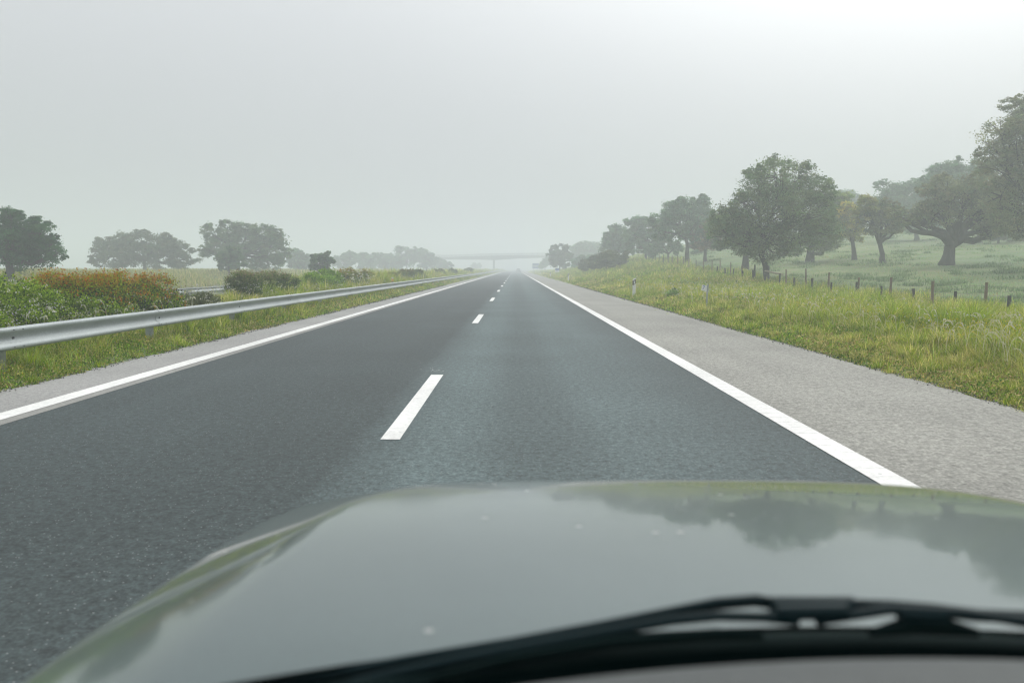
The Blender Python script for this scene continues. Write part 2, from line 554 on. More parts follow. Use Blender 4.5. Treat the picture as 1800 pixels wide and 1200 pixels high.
# right verge
P2 = scatter(BR, lambda a, b: (EDGE_R + .02, min(float(fenceX(b)) + .6, .74 * b + .3)), 1.0)
x, y = P2.T; x, y, h1, h2, tm = tussock(x, y, .42, .42, .8); X = x + cx(y) - .10 * h1 * (x - EDGE_R < .5)
dd = np.maximum(x - EDGE_R, 0)
n = len(x)
pt = patch(x, y) * .5 + .5 * h1 ** 1.5 * 1.5
H = np.interp(dd, [0, .25, .8, 1.6, 3, 8], [.06, .15, .25, .36, .50, .52]) * (.4 + .8 * rng.random(n)) * (.55 + .95 * pt)
Wd = .0075 * (np.clip(y, 9, 400) / 10) ** .85
sf = np.interp(dd, [0, .3, 1.0, 2.0, 3.5, 8], [.2, .45, .5, .42, .30, .35]) * (.1 + 1.0 * patch(x + 9, y * .5, .8) + 1.3 * (h2 - .35))
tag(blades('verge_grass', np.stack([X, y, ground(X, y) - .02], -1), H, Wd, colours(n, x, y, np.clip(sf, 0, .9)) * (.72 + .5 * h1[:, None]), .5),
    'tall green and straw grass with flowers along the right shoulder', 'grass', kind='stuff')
# left verge, below and behind the near guardrail
P2 = scatter(BR, lambda a, b: (max(-12.4, -.80 * b), EDGE_L - .03), 1.0)
x, y = P2.T; x, y, h1, h2, tm = tussock(x, y, .40, .42, .8); X = x + cx(y) + .14 * h1 * (EDGE_L - x < .5); dd = np.maximum(EDGE_L - x, 0); n = len(x); pt = patch(x, y) * .5 + .5 * h1 ** 1.5 * 1.5
H = np.interp(dd, [0, .15, .5, 1.0, 1.6, 3, 7], [.05, .11, .24, .34, .42, .55, .6]) * np.where(dd > 1.2, np.interp(y, [10, 21, 26, 38, 46], [.62, .7, 1, 1.1, 1.55]), 1) * np.where((dd > 3.6) & (y < 39), .45, 1) * (.4 + .8 * rng.random(n)) * (.55 + .95 * pt)
sf = np.interp(dd, [0, .3, 1.0, 2.0, 7], [.3, .3, .28, .4, .5]) * (.1 + 1.0 * patch(x + 3, y * .5, .8) + 1.3 * (h2 - .35))
Wd = .0075 * (np.clip(y, 9, 400) / 10) ** .85
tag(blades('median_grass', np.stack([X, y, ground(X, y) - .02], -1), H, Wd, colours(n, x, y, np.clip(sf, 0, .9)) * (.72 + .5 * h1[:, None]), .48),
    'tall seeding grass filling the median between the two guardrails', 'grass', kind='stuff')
# meadow beyond the far carriageway
BM = [(30, 60, 60), (60, 90, 30), (90, 140, 12), (140, 240, 4)]
P2 = scatter(BM, lambda a, b: (max(-70, -.85 * b), -24.6), 1.0)
x, y = P2.T; X = x + cx(y); n = len(x)
H = .46 * (.4 + .9 * rng.random(n)) * (.6 + .8 * patch(x, y, .5))
C = colours(n, x, y, .55); C = C * .7 + np.array([.27, .25, .16]) * .3
tag(blades('meadow_grass', np.stack([X, y, ground(X, y) - .02], -1), H, .0085 * (y / 10) ** .9, C, .3),
    'pale seeding meadow grass on the bank beyond the far carriageway', 'grass', kind='stuff')
# pasture under the oaks
BP = [(16, 30, 110), (30, 50, 80), (50, 80, 44), (80, 130, 14), (130, 200, 4)]
P2 = scatter(BP, lambda a, b: (float(fenceX(b)) - .2, min(95, .80 * b)), 1.0)
x, y = P2.T; X = x; n = len(x); pt = patch(x, y, .45)
H = .06 * (.3 + rng.random(n)) * (.7 + .5 * pt)
C = (pick(n, GREEN) * .35 + pick(n, PALE) * .65) * np.array([.92, 1.08, 1.15]) + np.array([.03, .05, .06]); m = rng.random(n) < .25 * pt + .1; C[m] = pick(m.sum(), STRAW) * .85
tag(blades('pasture_grass', np.stack([X, y, ground(X, y) - .02], -1), H, .013 * (y / 10) ** .85, C * (0.92 + .3 * rng.random((n, 1))), .8),
    'short grazed green pasture under the oaks behind the wire fence', 'grass', kind='stuff')
# clumps of weeds in the pasture and on the verge
cl = []
for i in range(260):
    yy = random.uniform(30, 120); xx = random.uniform(float(fenceX(yy)) + 1, min(90, .72 * yy))
    if xx < fenceX(yy): continue
    s = random.uniform(.2, .6); k = int(60 * (60 / yy) ** .7)
    cl.append(np.stack([xx + rng.normal(0, s, k), yy + rng.normal(0, s, k), rng.random(k) * .2 + .1], -1))
A = np.concatenate(cl); n = len(A)
C = np.where(rng.random((n, 1)) < .6, np.array([[.17, .26, .12]]), np.array([[.26, .34, .18]])) * (.7 + .6 * rng.random((n, 1)))
tag(blades('weeds', np.stack([A[:, 0], A[:, 1], ground(A[:, 0], A[:, 1])], -1), A[:, 2], .018 * (A[:, 1] / 12) ** .7, C, .8),
    'darker leafy weeds clumped in the pasture and along the verge', 'weeds', kind='stuff')


# arching pale seed heads near the camera side of the verge
def seedheads(n):
    V = []; Q = []; C = []
    for i in range(n):
        y = 9 + 36 * random.random() ** 1.5; s = 1
        if random.random() < .62: x = EDGE_R + random.uniform(.6, min(7, .66 * y - EDGE_R + .5) if .66 * y - EDGE_R > .7 else .8)
        else: x = random.uniform(-11.5, -7.2)
        b = Vector((x, y, gz(x, y) + random.uniform(.25, .45))); a = random.uniform(0, 6.283); h = random.uniform(.18, .36); r = random.uniform(.1, .3)
        wd = random.uniform(.006, .013) * (y / 12) ** .6; prev = None
        cc = random.choice([(.55, .54, .38), (.48, .47, .28), (.62, .6, .46)])
        for k in range(6):
            t = k / 5
            p = b + Vector((math.cos(a) * r * t ** 1.6, math.sin(a) * r * t ** 1.6, h * math.sin(t * 2.2)))
            ww = wd * (.25 if k < 3 else 1.0 if k < 5 else .3)
            q = len(V); V += [p + Vector((ww, 0, ww * .3)), p - Vector((ww, 0, ww * .3))]; C += [cc, cc]
            if prev is not None: Q.append((prev, prev + 1, q + 1, q))
            prev = q
    return np.array(V), np.array(Q), np.array(C)


V_, Q_, C_ = seedheads(700)
tag(mesh_arrays('seedheads_grass', V_, Q_, M_grass, C=C_), 'pale arching seed heads rising over the roadside grass', 'grass', kind='stuff')


def leaves(P, S, C, flat=.0, asp=.55):
    n = len(P)
    a = rng.normal(size=(n, 3)); a[:, 2] *= (1 - flat); a /= np.linalg.norm(a, axis=1, keepdims=True)
    b = rng.normal(size=(n, 3)); b -= a * (a * b).sum(1, keepdims=True); b /= np.linalg.norm(b, axis=1, keepdims=True)
    S = np.broadcast_to(np.asarray(S, float).reshape(-1, 1), (n, 1))
    V = np.stack([P + a * S, P + b * S * asp, P - a * S, P - b * S * asp], 1).reshape(-1, 3)
    Q = np.arange(n * 4).reshape(n, 4)
    return V, Q, np.repeat(C, 4, axis=0)


def cover(name, label, n, xf, yr_, hf, size):
    y = yr_[0] + (yr_[1] - yr_[0]) * rng.random(n) ** 2.0
    x, dd = xf(y, rng.random(n))
    pt = patch(x, y, .7) * .6 + patch(x * 2.3 + 5, y * 2.1, 1) * .4
    z = ground(x, y) + hf(dd) * rng.random(n) ** .7 * (.5 + .8 * pt)
    m = rng.random(n) < np.clip(.9 - 1.1 * pt + .25 * np.exp(-((dd - .9) / .5) ** 2), .15, .85)
    C = pick(n, np.array([(.10, .19, .03), (.17, .28, .04), (.25, .36, .06), (.06, .12, .02)]))
    C[m] = pick(m.sum(), np.array([(.42, .36, .16), (.50, .45, .24), (.36, .34, .12), (.33, .24, .10)]))
    C = C * (.75 + 1.0 * rng.random((n, 1)))
    V, Q, C4 = leaves(np.stack([x, y, z], -1), size * (np.clip(y, 8, 90) / 11) ** .75 * (.5 + .9 * rng.random(n)), C, asp=.42)
    tag(mesh_arrays(name, V, Q, M_grass, C=C4), label, 'ground cover', kind='stuff')


def xr_right(y, u):
    w_ = np.minimum(fenceX(y), .74 * y + .3) - EDGE_R - .03
    dd = w_ * u ** 1.25; return EDGE_R + .03 + dd + cx(y), dd


def xr_left(y, u):
    w_ = np.minimum(6.0, .8 * y - 6.0); dd = np.maximum(w_, .1) * u ** 1.5; return EDGE_L - .03 - dd + cx(y), dd


cover('verge_ground_cover', 'leafy weeds and dry seed mixed through the right verge grass', 150000, xr_right, (7.5, 75), lambda d: np.interp(d, [0, .3, 1, 3, 8], [.06, .14, .24, .46, .5]), .019)
cover('median_ground_cover', 'leafy weeds mixed through the grass along the left verge', 95000, xr_left, (7.5, 75), lambda d: np.interp(d, [0, .3, 1, 2, 8], [.05, .13, .26, .36, .45]), .018)
# loose dark grit along both paved edges
n = 6000
y = 6 + 60 * rng.random(n) ** 1.8; sd_ = rng.random(n) < .5
x = np.where(sd_, EDGE_R + rng.normal(.0, .05, n), EDGE_L + rng.normal(.02, .07, n))
g_ = rng.random((n, 1)); C = np.array([[.16, .16, .15]]) * (.4 + 2.0 * g_ ** 2)
V, Q, C4 = leaves(np.stack([x, y, np.full(n, .006) + .01 * rng.random(n)], -1), .009 * (y / 9) ** .6 * (.5 + rng.random(n)), C, asp=.8, flat=.3)
tag(mesh_arrays('grit_gravel', V, Q, M_leaf, C=C4), 'loose dark grit where the paving meets the grass', 'gravel', kind='stuff')


# wildflowers
def flowers(name, n, xr, yr_, hr, pal, size, label, clump=.35):
    k = max(1, n // 14)
    cy = yr_[0] + (yr_[1] - yr_[0]) * rng.random(k) ** 1.6
    hi = np.minimum(xr[1], .68 * cy) if xr[0] > 0 else np.full(k, xr[1])
    lo = np.full(k, xr[0]) if xr[0] > 0 else np.maximum(xr[0], -.72 * cy)
    cxx = lo + (np.maximum(hi, lo + .1) - lo) * rng.random(k)
    idx = rng.integers(0, k, n)
    x = cxx[idx] + rng.normal(0, clump, n); y = cy[idx] + rng.normal(0, clump * 1.5, n)
    x = np.clip(x, xr[0], xr[1])
    z = ground(x, y) + hr[0] + (hr[1] - hr[0]) * rng.random(n)
    V, Q, C = leaves(np.stack([x, y, z], -1), size * (np.clip(y, 8, 80) / 12) ** .6 * (.6 + .8 * rng.random(n)), pick(n, np.array(pal)), asp=.8, flat=.4)
    tag(mesh_arrays(name, V, Q, M_flower, C=C), label, 'wildflowers', kind='stuff')


YEL = [(.62, .50, .03), (.70, .58, .06), (.5, .42, .04)]
WHT = [(.62, .60, .60), (.55, .50, .58), (.7, .68, .66)]
flowers('yellow_wildflowers', 7000, (7.0, 14), (11, 60), (.35, .62), YEL, .010, 'small yellow flowers thick in the grass by the wire fence')
flowers('white_wildflowers', 700, (7.0, 14), (13, 60), (.4, .7), WHT, .014, 'white and lilac flower heads scattered in the right verge', clump=.22)
flowers('yellow_verge_flowers', 900, (-7.0, -6.15), (8, 60), (.12, .28), YEL, .011, 'yellow flowers under the near guardrail', clump=.2)
flowers('white_median_flowers', 3000, (-11.8, -7.4), (12, 80), (.5, .85), WHT, .011, 'white umbel flowers between the median bushes', clump=.35)


# ------------------------------------------------------------------ trees
def crown_pts(C0, Rr, n, clumps, sq=.85, shell=.5):
    """points gathered in clumps through an ellipsoid"""
    d = rng.normal(size=(clumps, 3)); d /= np.linalg.norm(d, axis=1, keepdims=True)
    rad = (shell + (1 - shell) * rng.random((clumps, 1)) ** .6)
    cc = d * rad
    idx = rng.integers(0, clumps, n)
    sp = .13 + .10 * rng.random((clumps, 1))
    off = rng.normal(size=(n, 3)) * sp[idx] * np.array([1, 1, .7])
    p = cc[idx] + off
    return C0 + p * np.array([Rr, Rr, Rr * sq]), idx, cc * np.array([Rr, Rr, Rr * sq]) + C0


def tree(name, label, base, lobes, colour, n=16000, leaf=None, trunk=.35, fork=.3, lean=(0, 0), path=None, group=None, limbs=1.0, cat='tree',
         dspread=.45, sq=.85, twigs=2, arms=()):
    bx, by, Y = base
    b = at(bx, by, Y); b.z = gz(b.x, Y) - .05
    root = empty(name, b); tag(root, label, cat, group)
    k = F / Y
    rs = random.Random(int(bx * 7 + Y))
    L3 = []
    tot = sum(l[2] ** 2 for l in lobes)
    for l in lobes:
        off = l[3] if len(l) > 3 else rs.uniform(-dspread, dspread) * 55 / k * (max(x[2] for x in lobes) / 40)
        c = at(l[0], l[1], Y + off); L3.append((c, l[2] / k * (Y + off) / Y * (1.13 if bx < 600 else 1.05)))
    nl = len(L3); lobes = list(lobes)
    for i in range(nl):
        c, r = L3[i]
        for j in range(3 + (r * k > 26)):
            a, el = rs.uniform(0, 6.283), rs.uniform(-.35, 1.3); rr = r * rs.uniform(.26, .46)
            v = Vector((math.cos(a) * math.cos(el), math.sin(a) * math.cos(el), math.sin(el) * sq)) * r * rs.uniform(.82, 1.02)
            L3.append((c + v, rr)); l = lobes[i]; lobes.append((l[0], l[1], rr * k * 1.25) + tuple(l[3:]))
    tot = sum(l[2] ** 2 for l in lobes)
    top = max(c.z + r for c, r in L3)
    leaf = leaf or max(.055, .00125 * Y * 1.05)
    trunk = trunk * .62; n = int(n * (1.75 if bx < 600 else 1.45)); colour = tuple(1.12 * v_ for v_ in colour)
    VP = []; SC = []; CC = []; tw = []
    base_c = np.array(colour)
    for (c, r), l in zip(L3, lobes):
        m = int(n * l[2] ** 2 / tot); ncl = max(14, int(30 * (l[2] / 30) ** 1.6))
        p, idx, cc = crown_pts(np.array(c), r, m, ncl, sq)
        tint = (.62 + .75 * rng.random((ncl, 1)))[idx] * (.75 + .5 * rng.random((m, 1)))
        hue = np.array([1, 1, 1]) + (rng.random((ncl, 3))[idx] - .5) * np.array([.25, .10, .2])
        VP.append(p); CC.append(base_c * tint * hue * (np.array(l[4]) if len(l) > 4 else 1)); tw.append(cc)
    P = np.concatenate(VP); C = np.concatenate(CC)
    gzv = ground(P[:, 0], P[:, 1]); keep = P[:, 2] > gzv + .1
    P, C = P[keep], C[keep]
    V, Q, C4 = leaves(P, leaf * (.6 + .7 * rng.random(len(P))), C, flat=.25)
    # wood
    m = MB()
    H = top - b.z
    if path: tp = [b] + [at(px, py, Y) for px, py in path]
    else: tp = [b, b + Vector((lean[0] * .4, 0, H * fork * .5)), b + Vector((lean[0], lean[1], H * fork))]
    # smooth the trunk path
    sp = []
    for i in range(len(tp) - 1):
        for t in (0, .5): sp.append(tp[i].lerp(tp[i + 1], t))
    sp.append(tp[-1]); nn = len(sp)
    rad = [trunk * (1.45 if i == 0 else 1.12 if i == 1 else 1 - .25 * i / nn) for i in range(nn)]
    m.tube([p + Vector((rs.uniform(-.06, .06), 0, 0)) * (i > 0) for i, p in enumerate(sp)], rad, 10)
    m.tube([tp[-1] - Vector((0, 0, .05)), tp[-1] + Vector((0, 0, trunk * .8))], [trunk * .75, trunk * .3], 8)
    m.build('trunk', M_bark, root)
    lm = MB()
    for li, ((c, r), cc) in enumerate(zip(L3[:nl], tw)):
        s = tp[-1]; v = c - s
        mid = s.lerp(c, .5) + Vector((rs.uniform(-.1, .1), rs.uniform(-.1, .1), rs.uniform(-.12, .10))) * v.length
        q = [s, s.lerp(mid, .5) + Vector((0, 0, .05 * v.length)), mid, mid.lerp(c, .5) + Vector((rs.uniform(-.08, .08), 0, 0)) * v.length, c]
        r0 = trunk * min(.8, .4 + .45 * r / max(x[1] for x in L3)) * limbs
        lm.tube(q, [r0, r0 * .85, r0 * .6, r0 * .4, r0 * .22], 6)
        sel = cc[rng.permutation(len(cc))[:int(len(cc) * .5) if twigs > 1 else 6]]
        for e_ in sel:
            e_ = Vector(e_); st = q[rs.choice((2, 3, 4))]; r1 = r0 * .2 + .01
            md = st.lerp(e_, .5) + Vector((rs.uniform(-.12, .12), rs.uniform(-.1, .1), rs.uniform(-.05, .15))) * (e_ - st).length
            lm.tube([st, md, e_], [r1, r1 * .6, r1 * .25], 4, caps=False)
    for arm in arms:                             # heavy bare limbs the photograph shows
        q = [at(px, py, Y + dy) for px, py, r_, dy in arm]
        lm.tube(q, [a_[2] / k for a_ in arm], 9)
    lm.build('limbs', M_bark, root)
    mesh_arrays('crown', V, Q, M_leaf, root, C=C4)
    return root


OAK = (.165, .22, .115); OAKB = (.215, .235, .135); YOAK = (.33, .33, .12); DK = (.050, .125, .045); GR = (.14, .22, .13)
GO = 'cork oaks in the pasture'
YW = (1.3, 1.25, .8)
tree('oak_tree', 'large broad oak just behind the fence, thin dark leaning trunk, crown hanging low', (1350, 484, 52),
     [(1365, 312, 36), (1335, 325, 32), (1400, 318, 34), (1425, 335, 30), (1325, 365, 38), (1370, 365, 46), (1425, 375, 42), (1290, 385, 36), (1270, 405, 26), (1310, 418, 34),
      (1350, 425, 40), (1400, 418, 36), (1440, 410, 34), (1342, 446, 20), (1290, 425, 18), (1450, 350, 22), (1375, 448, 14)],
     OAK, 44000, trunk=.30, path=[(1346, 468), (1339, 448), (1342, 432)], group=GO)
tree('oak_tree', 'oak behind the large broad one with its foliage drooping nearly to the pasture', (1424, 447, 72),
     [(1455, 365, 26), (1475, 352, 20, 0, YW), (1440, 395, 32), (1465, 400, 28), (1410, 425, 18), (1450, 428, 16), (1393, 440, 12), (1435, 440, 12), (1465, 432, 10)],
     OAK, 22000, trunk=.50, path=[(1424, 434), (1427, 420)], group=GO)
tree('oak_tree', 'small yellowish oak with a bare straight trunk between two larger oaks', (1502, 452, 70),
     [(1492, 375, 20, 0, YW), (1503, 392, 20, 0, YW), (1488, 402, 18), (1508, 415, 14), (1485, 385, 18)],
     YOAK, 12000, trunk=.30, path=[(1499, 434), (1497, 420)], group=GO)
tree('oak_tree', 'oak with a forked curved trunk standing alone in mid pasture', (1552, 463, 64),
     [(1525, 362, 20, 0, YW), (1545, 372, 22, 0), (1530, 388, 20), (1560, 390, 22), (1548, 402, 16), (1575, 400, 14), (1518, 378, 16, 0, YW)],
     OAKB, 14000, trunk=.34, path=[(1551, 446), (1546, 428)], group=GO)
tree('oak_tree', 'tall grey green oak mass filling the gap left of the spreading oak', (1611, 425, 96),
     [(1558, 340, 24), (1548, 355, 20), (1590, 345, 28), (1610, 350, 30), (1585, 375, 28), (1610, 385, 26), (1570, 385, 22), (1632, 340, 26), (1600, 400, 16), (1640, 380, 26), (1560, 410, 12)],
     GR, 22000, trunk=.4, path=[(1611, 412), (1610, 398)], group=GO)
tree('oak_tree', 'massive dark spreading oak with thick crooked limbs held out low on both sides', (1664, 463, 58),
     [(1640, 350, 28), (1665, 335, 32), (1700, 345, 34), (1650, 375, 26), (1690, 375, 30), (1725, 370, 32), (1630, 365, 18), (1740, 395, 26), (1755, 360, 26), (1745, 412, 12), (1730, 340, 26), (1625, 385, 16), (1765, 400, 22), (1588, 384, 15), (1572, 372, 14), (1605, 378, 14)],
     OAKB, 32000, trunk=.70, path=[(1667, 447), (1671, 432), (1676, 422)], group=GO, limbs=.8,
     arms=[[(1672, 430, 8, 0), (1658, 415, 6.5, -.5), (1640, 410, 5, -.8), (1620, 409, 4, -.9), (1603, 406, 3.4, -.7), (1592, 396, 2.6, -.4), (1580, 386, 1.6, 0)],
           [(1674, 430, 8, 0), (1692, 420, 7, .3), (1710, 424, 6, .5), (1722, 420, 5, .6), (1734, 410, 3.6, .7), (1748, 396, 2.4, .8)],
           [(1684, 424, 7, 0), (1694, 410, 5, -.4), (1692, 396, 3.6, -.4), (1702, 384, 2.4, -.4)]])
tree('oak_tree', 'tallest oak at the right edge with its crown rising far above all others', (1880, 480, 50),
     [(1795, 200, 30), (1760, 238, 32), (1800, 250, 40), (1840, 220, 50), (1748, 275, 26), (1775, 300, 40), (1830, 310, 55), (1760, 345, 34), (1800, 365, 40), (1850, 380, 50), (1790, 405, 24), (1880, 280, 60), (1900, 350, 60), (1870, 170, 45)],
     OAKB, 70000, trunk=.6, path=[(1875, 440), (1868, 410)], group=GO)
tree('oak_tree', 'hazy rounded oak crown showing above the spreading oak', (1722, 444, 84),
     [(1652, 305, 20), (1675, 300, 22), (1700, 310, 24), (1632, 322, 20), (1722, 306, 22), (1665, 320, 28), (1700, 335, 28)],
     GR, 20000, trunk=.36, path=[(1722, 425), (1715, 390)], group=GO)
tree('oak_tree', 'slim trunked oak far back in the pasture right of the spreading oak', (1752, 444, 82),
     [(1750, 405, 20), (1768, 392, 20), (1735, 395, 16), (1785, 410, 18)], OAKB, 9000, trunk=.24, path=[(1755, 430), (1757, 418)], group=GO)
tree('oak_tree', 'oak half out of frame low at the right edge behind the spreading oak', (1812, 440, 88),
     [(1810, 400, 26), (1790, 420, 14), (1840, 390, 30)], GR, 8000, trunk=.35, path=[(1812, 425), (1812, 415)], group=GO)
tree('oak_tree', 'pale faded oak crown showing in the dip right of the large broad oak', (1490, 420, 130),
     [(1485, 345, 15), (1500, 350, 14), (1478, 360, 16), (1495, 370, 18)], GR, 6000, trunk=.4, group=GO)
tree('oak_tree', 'short stout trunked oak under the left side of the large broad oak', (1310, 458, 70),
     [(1305, 405, 26), (1280, 400, 24), (1325, 420, 20), (1300, 432, 16), (1268, 425, 16), (1255, 395, 18)],
     OAK, 15000, trunk=.42, path=[(1311, 445), (1309, 435)], group=GO)
tree('oak_tree', 'brownish hazy oak left of the large broad oak', (1240, 450, 88),
     [(1245, 385, 16), (1255, 402, 18), (1238, 412, 20), (1258, 425, 18), (1235, 430, 14)], (.24, .19, .12), 10000, trunk=.3, group=GO)
tree('oak_tree', 'dome shaped dark oak with a straight single trunk at the start of the wood', (1209, 450, 88),
     [(1205, 366, 20), (1225, 365, 20), (1180, 372, 20), (1165, 388, 20), (1195, 385, 26), (1228, 388, 24), (1160, 405, 18), (1180, 412, 18), (1215, 408, 22), (1240, 400, 16), (1245, 375, 16)],
     GR, 22000, trunk=.36, path=[(1208, 434), (1206, 420)], group=GO)
GW = 'trees at the edge of the wood'
tree('woodland_tree', 'ragged two topped tree left of the dome shaped oak', (1135, 452, 108),
     [(1110, 392, 12), (1125, 392, 13), (1140, 400, 18), (1115, 412, 18), (1140, 422, 20), (1155, 415, 16), (1120, 435, 18), (1155, 438, 16)], GR, 13000, trunk=.3, group=GW)
tree('woodland_tree', 'rounded tree on the bank where the wood begins', (1083, 455, 118),
     [(1085, 408, 14), (1098, 415, 16), (1070, 422, 14), (1085, 430, 18), (1100, 438, 16), (1068, 438, 12)], GR, 12000, trunk=.3, group=GW)
tree('woodland_tree', 'low bushy tree filling the gap under the dome shaped oak', (1175, 448, 102),
     [(1165, 432, 14), (1185, 436, 12), (1225, 436, 12, 4), (1145, 440, 12)], GR, 8000, trunk=.2, group=GW)
tree('woodland_tree', 'weeping pale tree standing beside the small blue and white sign', (984, 478, 165),
     [(975, 438, 8), (990, 436, 8), (982, 448, 12), (970, 452, 9), (995, 450, 10), (976, 464, 8), (992, 464, 8)], (.10, .13, .08), 9000, trunk=.3, group=GW)
tree('woodland_tree', 'faint rounded wood top left of the bank tree', (1040, 470, 225),
     [(1025, 435, 13), (1045, 437, 14), (1010, 442, 12), (1060, 440, 13), (1035, 452, 16), (1012, 458, 12), (1055, 455, 14)], GR, 11000, trunk=.4, group=GW)
tree('woodland_tree', 'faint small tree behind the large blue road sign', (958, 474, 255),
     [(958, 462, 7), (966, 458, 8), (952, 468, 5)], GR, 3500, trunk=.2, group=GW)
tree('woodland_tree', 'dark low thicket on the bank behind the small blue and white sign', (1010, 475, 150),
     [(1012, 462, 9), (1028, 458, 10), (1045, 456, 10), (1062, 455, 10)], GR, 8000, trunk=.15, group=GW)
# left side
GL = 'trees beyond the far carriageway'
tree('holm_oak', 'dark green dense tree at the left edge, nearest of the trees across the road', (17, 488, 47),
     [(20, 385, 18), (10, 400, 28), (45, 402, 26), (70, 412, 22), (25, 430, 30), (60, 435, 28), (92, 430, 18), (98, 448, 15), (75, 455, 20), (-10, 430, 30), (30, 455, 24), (-30, 410, 36)],
     DK, 30000, trunk=.40, path=[(17, 474), (18, 462)], group=GL)
tree('holm_oak', 'broad low grey tree, dome shaped, between the dark tree and the tall leafy one', (255, 486, 104),
     [(185, 440, 20), (215, 428, 20), (250, 425, 20), (285, 430, 20), (315, 438, 18), (335, 452, 14), (200, 455, 20), (240, 450, 24), (280, 455, 22), (315, 460, 16), (170, 458, 12)],
     (.12, .15, .09), 20000, trunk=.4, group=GL)
tree('holm_oak', 'tall leafy grey green tree right of the broad low one', (420, 486, 98),
     [(372, 408, 16), (400, 405, 17), (432, 405, 17), (460, 412, 18), (485, 422, 16), (390, 430, 22), (430, 430, 26), (470, 440, 22), (500, 445, 12), (365, 440, 14), (400, 455, 20), (450, 460, 18), (485, 462, 14)],
     (.14, .20, .10), 22000, trunk=.38, group=GL)
tree('holm_oak', 'small round dark tree in front of the tall leafy one', (403, 484, 84), [(405, 450, 16), (395, 462, 13), (417, 462, 13)], (.10, .16, .075), 8000, trunk=.18, group=GL)
tree('holm_oak', 'lone small dark tree rising above the median hedge', (566, 484, 74), [(553, 455, 9), (570, 452, 10), (580, 459, 7), (563, 466, 12), (572, 474, 8), (550, 470, 6)], (.10, .16, .075), 8000, trunk=.14, group=GL)
tree('holm_oak', 'faint tree just left of the lone small dark tree', (525, 480, 150), [(520, 450, 11), (532, 455, 12), (512, 462, 11), (530, 468, 12), (545, 466, 9)], GR, 6000, trunk=.3, group=GL)
for i, (lab, bx, Y, lb) in enumerate([
    ('faint low tree starting the far wood beside the lone small tree', 605, 205, [(600, 460, 13), (615, 455, 12), (612, 468, 12)]),
    ('faint low tree in the middle of the far wood', 645, 215, [(635, 455, 13), (652, 455, 13), (645, 466, 14)]),
    ('faint tree in the far wood just before its highest part', 678, 225, [(672, 457, 12), (688, 458, 12), (680, 468, 12)]),
    ('faint rounded tree at the highest part of the far wood', 715, 235, [(705, 446, 12), (722, 444, 12), (735, 448, 11), (715, 458, 14), (700, 462, 12)]),
    ('faint tree sloping down from the highest part of the far wood', 750, 240, [(748, 450, 11), (760, 457, 11), (745, 463, 12)]),
    ('faintest low tree of the far wood under the bridge end', 778, 260, [(775, 464, 9), (788, 468, 7), (765, 466, 9)]),
    ('tiny faint tree seen under the bridge left of its pillar', 837, 430, [(833, 468, 5), (841, 468, 5)])]):
    tree('distant_tree', lab, (bx, 478, Y), lb, GR, 5500 if i < 6 else 1500, trunk=.3, group='far trees left of the bridge', twigs=1)


